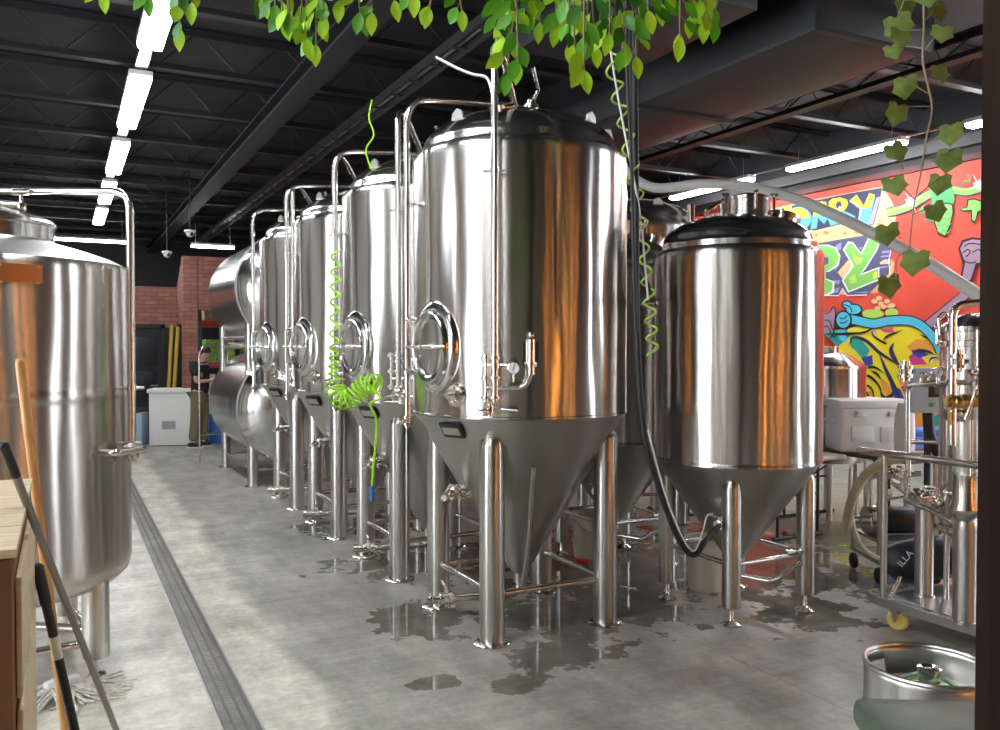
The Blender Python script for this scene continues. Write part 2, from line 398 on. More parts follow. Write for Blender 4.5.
# ceiling steel
k = 10
def truss(p0, p1, ztop, zbot, w, step, mname):
    p0, p1 = Vector(p0), Vector(p1); u = (p1-p0); ln = u.length; u.normalize(); s = Vector((-u.y, u.x, 0)); b = MB()
    rz = math.atan2(u.y, u.x)
    for z in (ztop, zbot):
        b.box(((p0+p1)/2 + Vector((0,0,z))), (ln, w, .02), rz)
        for q in (-1, 1): b.box(((p0+p1)/2 + s*q*.012 + Vector((0,0,z + (-.03 if z == ztop else .03)))), (ln, .006, .05), rz)
    n = int(ln/step)
    for i in range(n):
        a = p0+u*(i*step); c = p0+u*((i+.5)*step); e = p0+u*((i+1)*step)
        b.rod(a+Vector((0,0,zbot)), c+Vector((0,0,ztop)), .011, 6); b.rod(c+Vector((0,0,ztop)), e+Vector((0,0,zbot)), .011, 6)
    return struct(b.build(mname, M_joist))
y = .9
while y < Y1-.5:
    truss((XL, y, 0), (XR, y, 0), ZC-.02, ZC-.42, .10, .8, 'trim_%d' % k); k += 1; y += 1.55
truss((2.08, Y0, 0), (2.08, Y1, 0), ZC-.45, 4.15, .22, 1.0, 'trim_%d' % k); k += 1
truss((6.75, Y0, 0), (6.75, Y1, 0), ZC-.43, 4.12, .14, .9, 'trim_%d' % k); k += 1
struct(MB().box((XR-.08, 9, 4.16), (.12, 28, .14)).build('trim_%d' % k, mat('grey_beam_paint', (.09,.09,.095), .5))); k += 1
struct(MB().box((XR-.02, 9, 3.97), (.04, 28, .07)).build('trim_%d' % k, mat('maroon_trim_paint', (.12,.015,.015), .5))); k += 1
# conduit tray and duct
t = thing('cable_tray', 'dark metal cable tray hung below the joists above the tank row', 'cable tray', (2.95, 0, 4.2))
b = MB(); b.box((-.09, 9, 0), (.02, 27, .07)); b.box((.09, 9, 0), (.02, 27, .07))
for i in range(54): b.box((0, -4+i*.5, -.01), (.18, .03, .015))
b.build('tray', mat('galvanised_tray', (.10,.10,.105), .45, .5), t)
b = MB(); b.rod((.03, -4.5, .03), (.03, 22.5, .03), .018); b.rod((-.04, -4.5, .03), (-.04, 22.5, .03), .014); b.build('conduit', M_satin, t)
b = MB(); 
for i in range(9): b.rod((0, -3.5+i*3.1, .0), (0, -3.5+i*3.1, .5), .006, 6)
b.build('hanger_rod', M_joist, t)
t = thing('air_duct', 'big dark rectangular ventilation duct under the roof above the right tank', 'duct', (5.35, 0, 3.95))
MB().box((0, 8.6, .3), (1.15, 8.6, .6), bev=.01).build('duct_body', M_duct, t)
for y in (4.33, 6.5, 8.7, 10.9, 12.85): MB().box((0, y, .3), (1.21, .05, .66)).build('duct_flange', M_joist, t)
t = thing('air_handler', 'dark boxy air unit hung from the roof left of the big duct', 'air unit', (3.75, 5.2, 4.0))
MB().box((0, 0, .3), (1.1, 1.5, .55), bev=.015).build('casing', M_duct, t); MB().box((0, -.76, .3), (.8, .02, .35)).build('grille', M_joist, t)
b = MB()
for x, yy in ((-.5,-.7),(.5,-.7),(-.5,.7),(.5,.7)): b.rod((x, yy, .5), (x, yy, .74), .008, 6)
b.build('hanger_rod', M_joist, t)

# ceiling lamps
def lamp(loc, ln, rz, label, group, w=.24, hang=.33, tube=None):
    t = thing('ceiling_light', label, 'ceiling light', loc, rz, group)
    MB().box((0, 0, .045), (w, ln, .05), bev=.008).build('housing', M_housing, t)
    MB().box((0, 0, .0), (w*.92, ln*.985, .045), bev=.015).build('diffuser', tube or M_tube, t)
    b = MB()
    for s in (-1, 1): b.rod((0, s*ln*.4, .06), (0, s*ln*.4, hang), .004, 6)
    b.build('hanger_wire', M_satin, t); return t
lab = ['strip light of the left row directly overhead, behind the leaves', 'large strip light at the top edge, nearest of the left row', 'second strip light of the left row, hanging above the floor drain', 'third strip light of the left row, counted from the viewer',
       'fourth strip light of the left row, above the big left tank pipe', 'smallest and farthest strip light of the left row']
Z = 4.10
lp = lamp((.65, 3.7, Z), 1.92, 0, 'strip light of the left row just above the frame', 'strip lights in the left row', .20)
for i, y in enumerate((6.45, 9.2, 11.95, 14.7, 17.4)):
    c = copy_tree(lp); c.location.y = y; c['label'] = lab[i+1]
wl = lamp((-2.2, 0, Z), 2.1, 0, 'added fill strip light behind the viewer, unseen', 'added fill strip lights')  # pair out of view, added to brighten the foreground and leaves
c = copy_tree(wl); c.location.y = 2.6; c['label'] = 'added fill strip light left of the viewer, unseen'
for i, (y, s) in enumerate(((10.1, 'strip light of the right row, leftmost, just above the tank with two lids'), (7.62, 'middle strip light of the right row, above the mural letters'), (5.05, 'strip light of the right row cut off by the dark post'), (2.1, 'strip light of the right row beyond the dark post'))):
    if i == 0: r0 = lamp((8.8, y, Z), 1.8, 0, s, 'strip lights in the right row', .15, tube=M_tube2); 
    else:
        c = copy_tree(r0); c.location.y = y; c['label'] = s
b = MB(); b.box((8.8, 6, Z+.06), (.03, 14, .02)); tag(b.build('light_track', M_satin), 'thin metal rail joining the right row of strip lights', 'light rail')
b = MB(); b.box((.65, 8.5, Z+.10), (.10, 21, .04)); tag(b.build('light_track', M_satin), 'metal channel joining the left row of strip lights', 'light rail')
p = at(213, 247, 17.5); lamp((p.x, p.y, p.z), .85, -PI/2+YAW*0, 'short strip light hanging sideways above the brick wall at the far end', 'strip lights across the far end', .16, .5)
p = at(78, 240, 18.5); lamp((p.x, p.y, p.z), 2.2, -PI/2, 'strip light hanging sideways seen over the big left tank', 'strip lights across the far end', .16, .5)
# security cameras
def dome_cam(px, py, d, label):
    p = at(px, py, d); t = thing('security_camera', label, 'security camera', p, 0, 'security cameras under the roof')
    MB().lathe([(0,.03),(.085,.03),(.09,.0),(.075,-.01)], 24).build('base', M_white, t)
    MB().ball((0,0,-.02), .065).build('camera_dome', M_white, t); MB().ball((.02,-.05,-.04), .03).build('lens', M_black, t)
    MB().rod((0,0,.03), (0,0,ZC-p.z), .01, 8).build('mount', M_joist, t)
dome_cam(190, 232, 13.5, 'white dome camera hanging beside the roof girder')
dome_cam(167, 253, 15.2, 'white camera hanging lower, above the black door')

# ------------------------------------------------------------------ DRAIN
t = thing('trench_drain', 'long narrow floor drain with a wavy metal grating', 'floor drain', (.70, 0, 0))
b = MB(); b.box((-.083, 7.9, -.012), (.01, 16.4, .026)); b.box((.083, 7.9, -.012), (.01, 16.4, .026)); b.build('drain_frame', M_satin, t)
b = MB()
y = -.2
while y < 16:
    for xa, xb, ya, yb in ((-.077,-.026, 0,.012), (-.026,.026,.012,0), (.026,.077,0,.012)):
        v = [b.bm.verts.new(Vector((x, y+yy+dy, 0))) for x, yy, dy in ((xa,ya,0),(xb,yb,0),(xb,yb,.0095),(xa,ya,.0095))]
        b.face(v)
    y += .021
for x in (-.072, -.026, .026, .072): b.box((x, 7.9, -.012), (.006, 16.3, .02))
b.build('grating', mat('drain_grating_steel', (.32,.31,.30), .4, .8), t)

# ------------------------------------------------------------------ FITTINGS
def ferrule(b, p, d, r=.03, l=.05):
    p, d = Vector(p), Vector(d).normalized(); R = axis(d)
    b.lathe([(0,0),(r*.8,0),(r*.8,l*.3),(r*1.25,l*.3),(r*1.3,l*.5),(r*1.25,l*.7),(r*.8,l*.7),(r*.8,l),(0,l)], 16, p, R)
def valve(name, parent, p, d, s=1.0, lever=(0,0,1), red=False):
    """butterfly valve: two clamps, a body and a lever handle"""
    p, d = Vector(p), Vector(d).normalized(); b = MB(); R = axis(d)
    b.lathe([(0,0),(.022*s,0),(.022*s,.015*s),(.036*s,.017*s),(.036*s,.032*s),(.028*s,.034*s),(.030*s,.06*s),(.036*s,.062*s),(.036*s,.078*s),(.022*s,.08*s),(.022*s,.10*s),(0,.10*s)], 18, p, R)
    lv = Vector(lever).normalized(); q = p+d*.047*s
    b.rod(q, q+lv*.05*s, .010*s); side = d.cross(lv).normalized()
    wing = d.orthogonal().normalized()
    for f in (.024, .070): b.box(p+d*f*s+wing*.042*s, (.014*s, .014*s, .03*s), M=R)
    o = b.build(name, M_fit, parent)
    h = MB(); h.tube([q+lv*.048*s, q+lv*.052*s+side*.03*s, q+lv*.06*s+side*.10*s], [.009*s,.010*s,.007*s], 8).build('valve_lever', M_fit, o)
    return o
def gauge(parent, p, d, r=.032, name='pressure_gauge'):
    p, d = Vector(p), Vector(d).normalized(); R = axis(d)
    o = MB().lathe([(0,-.02),(r*.9,-.02),(r,-.015),(r,.006),(r*.88,.008),(r*.88,.002)], 24, p, R).rod(p-d*.01, p-d*.01-Vector((0,0,r+.04)), .007).build(name, M_fit, parent)
    MB().lathe([(0,.003),(r*.88,.003)], 24, p, R).build('dial', M_glassg, o)
    a, c = R @ Vector((1,0,0)), R @ Vector((0,1,0))
    MB().tube([p+d*.005-a*r*.3-c*r*.3, p+d*.005+a*r*.5+c*r*.5], .002, 6).build('needle', M_ink, o)
    return o

# ------------------------------------------------------------------ TALL FERMENTER
def leg_mb(x, y, ztop, r, zbot=.02):
    b = MB(); b.lathe([(0,zbot),(r*.96,zbot),(r,zbot+.01),(r,ztop-.06),(r*.9,ztop-.03),(r*.6,ztop-.008),(0,ztop)], 28, (x,y,0)); return b
def manway(root, hd, z, R, s=1.0):
    n = H(hd, 1); side = Vector((0,0,1)).cross(n).normalized(); M = Matrix((side, Vector((0,0,1)), n)).transposed()
    O = n*(R-.012) + Vector((0,0,z))
    prof = [(1.36,-.06),(1.30,.012),(1.20,.028),(1.08,.032),(1.05,.05),(.98,.062),(.90,.055),(.84,.034),(.78,.026)]
    o = MB().lathe([(r*.17*s, zz) for r, zz in prof], 48, O, M, 1.0, 1.36).build('manway_ring', M_dome, root)
    c = MB().lathe([(.79*.17*s,.03),(.6*.17*s,.022),(.35*.17*s,.016),(0,.014)], 48, O, M, 1.0, 1.36).build('manway_door', M_dome, root)
    b = MB(); pt = lambda u, v, w: O + side*u + Vector((0,0,v)) + n*w
    b.tube(fillet([pt(-.17*s,0,.045), pt(-.15*s,0,.10), pt(.10*s,0,.10), pt(.17*s,0,.05)], .04), .013, 10)
    b.rod(pt(0,0,.02), pt(0,0,.17), .014); b.rod(pt(-.06,0,.165), pt(.06,0,.165), .008)
    b.ball(pt(-.065,0,.165), .014); b.ball(pt(.065,0,.165), .014)
    b.build('crossbar', M_fit, c)
    b = MB(); b.tube(fillet([pt(-.185*s,.19*s,.03), pt(-.19*s,.19*s,.09), pt(-.19*s,-.17*s,.09), pt(-.185*s,-.17*s,.03)], .03), .013, 10); b.build('hinge_bar', M_fit, o)
    return o
def fermenter(label, loc, group):
    R, ZB, ZT = .67, 1.295, 2.87; root = thing('fermentation_tank', label, 'tank', loc, 0, group)
    b = MB(); b.lathe([(R-.004,ZB-.004),(R+.004,ZB+.002),(R+.004,ZB+.012),(R,ZB+.016),(R,ZB+.03),(R,1.6),(R,2.0),(R,2.4),(R,ZT-.055),(R,ZT-.035),(R-.006,ZT-.012),(R-.022,ZT+.002),(R-.05,ZT+.010)], 128); b.build('shell', M_shell, root)
    ap, rt = 3.16, R-.05
    pr = [(R-.05,ZT+.010),(R-.055,ZT+.02)] + [((R-.06)*math.cos(a), ZT+.03+(ap-ZT-.03)*math.sin(a)) for a in [PI/2*i/14 for i in range(14)]] + [(0, ap)]
    MB().lathe(pr, 96).build('dome', M_dome, root)
    ct = .27
    MB().lathe([(.036,ct-.06),(.036,ct),(.05,ct+.01),(.10,ct+.085),(R*.95,ZB-.035),(R*.985,ZB-.014),(R-.004,ZB-.004)], 96, cap0=True).build('cone', M_cone, root)
    h = .39
    for x, y in ((-h,-h),(h,-h),(-h,h),(h,h)):
        lg = leg_mb(x, y, 1.20, .073, .02).build('leg', M_leg, root)
        MB().lathe([(0,0),(.108,0),(.110,.006),(.10,.014),(.078,.022),(0,.024)], 28, (x,y,0)).build('foot', M_fit, lg)
    for a, c, z in (((-h,-h),(h,-h),.28), ((-h,-h),(-h,h),.29), ((h,-h),(h,h),.28), ((-h,h),(h,h),.28)):
        MB().rod((a[0],a[1],z), (c[0],c[1],z), .019).build('brace', M_pipe, root)
    # weld pads where the front legs meet the cone
    manway(root, 256, 1.70, R, .88)
    # spray pipe A at the aisle side, over the dome
    A = H(272, R+.075); b = MB()
    b.tube(fillet([A+Vector((0,0,1.30)), A+Vector((0,0,3.17)), Vector((-.12,-.02,3.20)), Vector((-.02,-.02,3.20)), Vector((0,-.02,3.12))], .16, 8), .0195, 12)
    p = b.build('spray_pipe', M_pipe, root)
    for z in (1.55, 2.55):
        c = MB(); c.rod(H(272,R-.01,z), H(272,R+.10,z), .008, 8); c.lathe([(.02,-.015),(.028,-.015),(.028,.015),(.02,.015)], 16, A+Vector((0,0,z))); c.build('pipe_clamp', M_fit, p)
    valve('valve', root, A+Vector((0,0,1.22)), (0,0,1), .9, H(250,1)); valve('valve', root, A+Vector((0,0,1.42)), (-.3,.2,.1), .8, (0,0,1))
    # gas pipe B beside the front leg
    B = H(219, R+.07); b = MB()
    b.tube(fillet([B+Vector((0,0,1.40)), B+Vector((0,0,3.36)), B*.72+Vector((0,0,3.36)), B*.14+Vector((0,0,3.14))], .13, 8), .0195, 12)
    p = b.build('gas_pipe', M_pipe, root)
    for z in (2.66, 1.60):
        c = MB(); c.rod(H(219,R-.01,z), H(219,R+.09,z), .008, 8); c.lathe([(.02,-.015),(.028,-.015),(.028,.015),(.02,.015)], 16, B+Vector((0,0,z))); c.rod(H(214,R+.07,z), H(224,R+.07,z), .007, 8); c.build('pipe_clamp', M_fit, p)
    # manifold at the foot of pipe B
    B2 = H(223, R+.065); m = MB(); m.rod(B2+Vector((0,0,1.40)), B2+Vector((0,0,1.66)), .014)
    for z in (1.42, 1.53, 1.64): ferrule(m, H(223,R+.065,z-.02), (0,0,1), .024, .04); ferrule(m, H(219,R+.07,z-.02), (0,0,1), .026, .04)
    m.tube(fillet([H(223,R+.07,1.475), H(206,R+.06,1.475), H(203.5,R+.055,1.56)], .05), .015, 12)
    m.rod(H(203.5,R+.055,1.55), H(203.5,R+.055,1.74), .022, 16); m.ball(H(203.5,R+.055,1.765), .017); ferrule(m, H(203.5,R+.055,1.58), (0,0,1), .026, .05)
    m.box(H(203.5,R+.02,1.66), (.085,.012,.13), -math.radians(23.5)); m.rod(H(223,R,1.41), H(223,R+.07,1.41), .012); m.rod(H(209,R+.05,1.35), H(222,R+.05,1.36), .007, 8)
    m.build('valve_manifold', M_fit, root)
    valve('valve', root, H(221,R+.08,1.39), (0,0,-1), .7, H(200,1))
    gauge(root, H(211,R+.075,1.585), H(209,1), .034)
    # sample port
    q = H(241, R-.02, 1.43); m = MB(); n = H(241,1)
    m.lathe([(.075,0),(.07,.024),(.056,.034),(.045,.03),(.036,.05),(.036,.075),(0,.075)], 24, q, axis(n)); 
    for k in range(3):
        a = axis(n) @ Vector((math.cos(k*2.1),math.sin(k*2.1),0)); m.rod(q+n*.06, q+n*.065+a*.055, .008, 8)
    m.rod(q+n*.05, q+n*.11, .016); m.build('sample_port', M_fit, root)
    # cone side port, racking pipe and bottom outlet
    q = H(268, .335, .83); valve('valve', root, q, H(268,1)*.9+Vector((0,0,-.1)), 1.25, (0,0,1)); m = MB()
    m.rod(H(268,.28,.83), q, .04, 16); m.rod(q, H(268,.45,.822), .02, 12); ferrule(m, H(268,.44,.82), H(268,1), .04, .06); m.rod(H(268,.50,.82), H(262,.56,.80), .02); m.build('racking_port', M_fit, root)
    MB().tube(fillet([(0,0,.27),(0,0,.135),(-.42,.10,.135)], .09, 8), .024, 14).build('outlet_pipe', M_pipe, root)
    valve('valve', root, (-.40,.096,.135), (-1,.22,0), 1.3, (0,0,1)); m = MB(); ferrule(m, (-.53,.125,.135), (-1,.22,0), .035, .05); m.build('outlet_clamp', M_fit, root)
    MB().tube(fillet([H(200,.54,1.02)*1.0, H(196,.30,.62), H(190,.13,.34), H(190,.06,.18)], .1), .017, 10).build('drain_tube', M_pipe, root)
    # name plate on the cone
    n = H(247,1); cp = H(247, .60, 1.235); sl = Vector((n.x*.85, n.y*.85, -.55)).normalized()
    side = Vector((0,0,1)).cross(n).normalized(); dn = side.cross(sl).normalized(); Mx = Matrix((side, dn, sl)).transposed()
    MB().box(cp+sl*.03, (.16,.10,.014), M=Mx, bev=.004).build('name_plate', M_black, root)
    MB().box(cp+sl*.039, (.13,.05,.003), M=Mx).build('plate_window', M_satin, root)
    # top fittings: lugs, relief valve
    for hd in (20, 150, 255):
        m = MB(); c = H(hd, .50, 2.98); u = H(hd+90, 1)
        m.prism([(-.07,-.06),(.07,-.06),(.045,.10),(.0,.125),(-.045,.10)], lambda p: c+u*p[0]+Vector((0,0,p[1]))+H(hd,.008), lambda p: c+u*p[0]+Vector((0,0,p[1]))-H(hd,.008)); m.build('lifting_lug', M_satin, root)
    m = MB(); m.lathe([(.09,3.12),(.09,3.17),(.10,3.172),(.10,3.19),(0,3.20)], 24); ferrule(m, (.02,-.12,3.13), (0,0,1), .035, .09)
    m.tube([(.03,-.12,3.22), (.05,-.15,3.28), (-.04,-.24,3.38)], .012, 8); m.rod((-.28,-.3,3.02), (-.30,-.32,3.10), .028, 12); m.rod((-.36,-.3,3.07), (-.22,-.34,3.10), .02, 12); m.build('top_fitting', M_fit, root)
    return root
G = 'tall conical fermenters in the aisle row'
XT = 2.57
T1 = fermenter('largest conical steel tank in the foreground with a pressure gauge', (XT, 4.72, 0), G)
for i, s in enumerate(('second conical steel tank of the row, with a lime coiled hose', 'third conical steel tank of the row, left of the hose tank', 'farthest conical steel tank of the row, in front of the horizontal tanks')):
    c = copy_tree(T1); c.location.y = 4.72+1.5*(i+1)+.03*i; c['label'] = s
c = copy_tree(T1); c.location = (5.05, 6.95, 0); c.rotation_euler.z = 1.2; c['label'] = 'conical tank far behind, its shoulder peeking over the right tank'
for ch in list(c.children_recursive):
    if ch.name.split('.')[0] in ('spray_pipe', 'gas_pipe', 'pipe_clamp', 'top_fitting'): bpy.data.objects.remove(ch)

# ------------------------------------------------------------------ SHORT TANK WITH DARK DOME
def short_tank(label, loc, group, rz=0):
    R, ZB, ZT = .54, .975, 2.31; root = thing('brite_tank', label, 'tank', loc, rz, group)
    MB().lathe([(R-.004,ZB-.01),(R+.003,ZB-.004),(R+.003,ZB+.01),(R,ZB+.014),(R,ZB+.028),(R,1.4),(R,1.8),(R,ZT-.05),(R,ZT-.03),(R-.006,ZT-.01),(R-.02,ZT)], 112).build('shell', M_shell, root)
    ap = 2.56
    MB().lathe([(R-.02,ZT),(R-.035,ZT+.012),(R-.035,ZT+.045),(R-.06,ZT+.06)] + [((R-.065)*math.cos(a), ZT+.065+(ap-ZT-.065)*math.sin(a)) for a in [PI/2*i/12 for i in range(12)]] + [(0,ap)], 96).build('dome', M_dome, root)
    MB().lathe([(.03,.25),(.03,.29),(.05,.30),(R*.94,ZB-.045),(R*.98,ZB-.022),(R-.004,ZB-.01)], 96, cap0=True).build('cone', M_cone, root)
    h = .31
    for x, y in ((-h,-h),(h,-h),(-h,h),(h,h)):
        lg = leg_mb(x, y, .90, .058, .115).build('leg', M_leg, root)
        MB().lathe([(0,0),(.062,0),(.066,.008),(.055,.016),(.02,.03),(.014,.04),(.014,.12),(0,.12)], 20, (x,y,0)).build('foot', M_fit, lg)
    for a, c in (((-h,-h),(h,-h)), ((-h,-h),(-h,h)), ((h,-h),(h,h)), ((-h,h),(h,h))):
        MB().rod((*a,.37), (*c,.37), .016).build('brace', M_pipe, root)
    m = MB(); m.tube(fillet([(0,0,.27),(0,0,.20),(.1,-.25,.20),(.25,-.33,.33)], .05), .018, 12); m.rod((.12,-.33,.40),(.30,-.33,.40), .02); ferrule(m, (.18,-.33,.40), (1,0,0), .025, .05); m.build('outlet_pipe', M_pipe, root)
    # top: manway collar, lid with wing nuts, side collar, relief valve
    rt = CR; c0 = Vector((CR.x*.07, CR.y*.07, 2.56))
    m = MB().lathe([(.15,-.05),(.15,.09),(.162,.092),(.162,.11),(.15,.112),(.10,.13),(0,.135)], 32, c0)
    m.build('manway_collar', M_dome, root)
    for k in range(5):
        a = k*2*PI/5+.5; p = c0+Vector((.168*math.cos(a), .168*math.sin(a), .02)); m = MB(); m.rod(p, p+Vector((0,0,.10)), .009, 8); m.box(p+Vector((0,0,.105)), (.05,.012,.02), a)
        m.build('wing_nut', M_fit, root)
    c1 = Vector((CR.x*.30, CR.y*.30, 2.50)); MB().lathe([(.085,-.06),(.085,.05),(.10,.052),(.10,.07),(.09,.075),(0,.085)], 24, c1, axis((CR.x*.3,CR.y*.3,1))).build('port_collar', M_copper if False else M_fit, root)
    m = MB(); p = Vector((CR.x*-.30, CR.y*-.30, 2.50)); m.rod(p, p+Vector((0,0,.13)), .026, 16); q = p+CR*.10; m.rod(q, q+Vector((0,0,.10)), .014); m.rod(q+CR*-.03+Vector((0,0,.06)), q+CR*.09+Vector((0,0,.14)), .014); m.rod(q+CR*.1, q+CR*.1+Vector((0,0,.14)), .012); ferrule(m, q+CR*.05, (0,0,1), .024, .07); m.build('relief_valve', M_fit, root)
    # side valve (hose joins here) and cone valve
    q = H(305, R-.01, 2.0); valve('valve', root, H(296,R-.01,1.99), H(296,1), 1.0, (0,0,1)); 
    qc = H(232, .30, .60); m = MB(); m.lathe([(.06,-.03),(.055,.01),(.035,.02),(.03,.05),(0,.05)], 20, qc, axis(H(232,1)+Vector((0,0,-.5)))); m.build('cone_port', M_fit, root)
    valve('valve', root, H(236,.33,.60), H(250,1), .8, (0,0,1))
    return root
T5 = short_tank('shorter conical tank with dark dome at right, clamp-lidded port on top', (3.93, 4.25, 0), 'short conical tanks')
T6 = copy_tree(T5); T6.location = (3.92, 5.60, 0); T6['label'] = 'short conical tank standing behind, between the two front tanks'
t8 = thing('kettle_tank', 'small straight-sided steel tank standing in front of the mural', 'tank', tuple(at(828, 500, 8.6).xy)+(0,))
MB().lathe([(.0,.55),(.33,.56),(.35,.6),(.35,1.50),(.34,1.52),(.20,1.62),(.09,1.65),(.09,1.70),(0,1.70)], 64).build('shell', M_shell2, t8)
for a in (45,135,225,315):
    p = H(a,.26); MB().rod((p.x,p.y,0), (p.x,p.y,.62), .03).build('leg', M_leg, t8)
MB().lathe([(.352,1.49),(.36,1.49),(.36,1.515),(.352,1.515)], 64).build('rim_band', M_fit, t8)

# ------------------------------------------------------------------ BIG LEFT TANK
XC, YC = -.36, 5.20
t0 = thing('mash_tank', 'wide steel tank at left edge with a riveted copper label plate', 'tank', (XC, YC, 0)); R = .70
MB().lathe([(0,.40),(.35,.405),(.55,.425),(.64,.455),(.685,.50),(R,.56),(R,.60),(R,.9),(R,1.41),(R,1.43),(R+.0015,1.435),(R+.0015,1.475),(R,1.48),(R,1.50),(R,1.8),(R,2.09),(R,2.11),(R-.01,2.13)], 128).build('shell', M_shell2, t0)
MB().lathe([(R-.01,2.13),(.62,2.165),(.45,2.22),(.34,2.25),(.33,2.26)], 96).build('dome', steel('white_satin_dome_steel', (.78,.77,.75), .35, 0), t0)
MB().lathe([(.33,2.25),(.33,2.33),(.345,2.335),(.345,2.35),(.31,2.375),(.18,2.42),(0,2.44)], 64).build('lid', M_dome, t0)
for hd in (126, 216, 306, 36):
    p = H(hd,.62); lg = leg_mb(p.x, p.y, .62, .066, .10).build('leg', M_leg, t0)
    MB().lathe([(0,0),(.04,0),(.05,.005),(.045,.012),(.014,.02),(.012,.11),(0,.11)], 16, (p.x,p.y,0)).build('foot', M_fit, lg)
for a, c, z in ((126,216,.18),(126,306,.24),(36,126,.18),(216,306,.18)):
    p, q = H(a,.62,z), H(c,.62,z); MB().rod(p, q, .022).build('brace', M_pipe, t0)
A = H(116, R+.06); m = MB()
m.tube(fillet([A+Vector((0,0,1.18)), A+Vector((0,0,2.515)), Vector((-.1,.05,2.52)), Vector((-.12,.06,2.42))], .10, 8), .021, 12)
p = m.build('spray_pipe', M_pipe, t0)
c = MB(); c.rod(H(116,R-.01,1.485), H(116,R+.1,1.485), .008); c.lathe([(.02,-.012),(.03,-.012),(.03,.012),(.02,.012)], 16, A+Vector((0,0,1.485))); c.rod(A+Vector((0,0,1.485)), A+Vector((.06,-.02,1.485)), .008); c.build('pipe_clamp', M_fit, p)
valve('valve', t0, A+Vector((0,0,1.10)), (0,0,1), 1.0, CR)
c = MB(); c.tube(fillet([H(130,R-.02,1.165), H(130,R+.08,1.165), A+CR*.05+Vector((0,0,1.165))], .03), .019); ferrule(c, A+Vector((-.03,0,1.165)), CR, .03, .06); c.rod(A+CR*-.1+Vector((0,0,1.195)), A+CR*.05+Vector((0,0,1.195)), .007); c.build('valve_elbow', M_fit, t0)
# second pipe crossing just beneath the first, lid clamp
m = MB(); q = Vector((.18,-.12,0)); m.rod(q+Vector((0,0,2.34)), q+Vector((0,0,2.50)), .009); m.box(q+Vector((0,0,2.43)), (.04,.04,.05), .4, bev=.008); m.rod(q+Vector((-.04,0,2.50)), q+Vector((.04,-.02,2.505)), .016); m.tube([q+Vector((0,0,2.44)), q+Vector((-.5,.20,2.47))], .016); m.build('lid_clamp', M_fit, t0)
# copper plate, bent round the shell
def curved_plate(hd0, hd1, z0, z1, R, n=14):
    b = MB(); rows = []
    for q, rr in ((0,R),(1,R+.006)):
        for z in (z0, z1): rows.append([b.bm.verts.new(H(hd0+(hd1-hd0)*i/n, rr, z)) for i in range(n+1)])
    for i in range(n):
        b.face([rows[0][i],rows[0][i+1],rows[1][i+1],rows[1][i]]); b.face([rows[2][i],rows[3][i],rows[3][i+1],rows[2][i+1]])
        b.face([rows[0][i],rows[2][i],rows[2][i+1],rows[0][i+1]]); b.face([rows[1][i],rows[1][i+1],rows[3][i+1],rows[3][i]])
    b.face([rows[0][0],rows[1][0],rows[3][0],rows[2][0]]); b.face([rows[0][n],rows[2][n],rows[3][n],rows[1][n]]); return b
pl = curved_plate(156.5, 172, 2.0, 2.085, R+.001).build('label_plate', M_copper, t0)
m = MB(); 
for hd in (158, 170.5):
    for z in (2.0, 2.075): m.ball(H(hd,R+.008,z), .005, 8)
m.build('rivet', M_brass, pl)

# ------------------------------------------------------------------ STACKED HORIZONTAL TANKS
def horizontal_tank(label, z):
    R = .71; root = thing('horizontal_tank', label, 'tank', (XT, 10.55, z), 0, 'stacked horizontal tanks'); My = axis((0,1,0))
    MB().lathe([(R,.0),(R,.7),(R,1.4),(R,2.1)], 96, M=My).build('shell', M_horiz, root)
    for s, y in ((-1,0),(1,2.1)):
        pr = [(R*math.cos(a), y+s*(.03+.30*math.sin(a))) for a in [PI/2*i/10 for i in range(10)]] + [(0,y+s*.33)]
        MB().lathe([(R,y)]+pr, 96, M=My).build('dished_end', M_dome if s < 0 else M_horiz, root)
    MB().lathe([(R,-.03),(R+.012,-.03),(R+.012,.02),(R,.02)], 96, M=My).build('weld_band', M_satin, root)
    return root
hl = horizontal_tank('lower of the two horizontal steel tanks at the row end', .94)
hu = horizontal_tank('upper horizontal steel tank stacked on the lower one', 2.42)
st = thing('tank_stand', 'steel stand carrying the two stacked horizontal tanks', 'stand', (XT, 10.55, 0))
for yy in (.0, 1.9):
    for s in (-1, 1):
        lg = MB().lathe([(0,.02),(.062,.02),(.062,.52),(0,.52)], 20, (s*.52,yy,0)).build('leg', M_leg, st); MB().lathe([(0,0),(.1,0),(.1,.012),(.06,.022),(0,.024)], 20, (s*.52,yy,0)).build('foot', M_fit, lg)
        MB().lathe([(0,1.36),(.05,1.36),(.05,1.98),(0,1.98)], 20, (s*.55,yy,0)).build('post', M_leg, st)
    MB().rod((-.52,yy,.2),(.52,yy,.2),.02).build('brace', M_pipe, st); MB().rod((-.55,yy,1.75),(.55,yy,1.75),.02).build('brace', M_pipe, st)
for s in (-1, 1):
    for z in (.2, 1.70, 1.82): MB().rod((s*(.52 if z < 1 else .55),0,z),(s*(.52 if z < 1 else .55),1.9,z),.02).build('brace', M_pipe, st)
# small handrail standing by the lower tank
p = at(208, 440, 13.6); t = thing('pipe_handrail', 'bent steel tube rail beside the lower horizontal tank', 'rail', (1.80, 13.2, 0))
MB().tube(fillet([(0,0,0),(0,0,1.72),(.42,.1,1.72),(.42,.1,0)], .17), .014, 10).build('rail_tube', M_pipe, t)
MB().rod((0,0,1.45),(.42,.1,1.45),.014).rod((0,0,.4),(.42,.1,.4),.014).build('rail_rung', M_pipe, t)

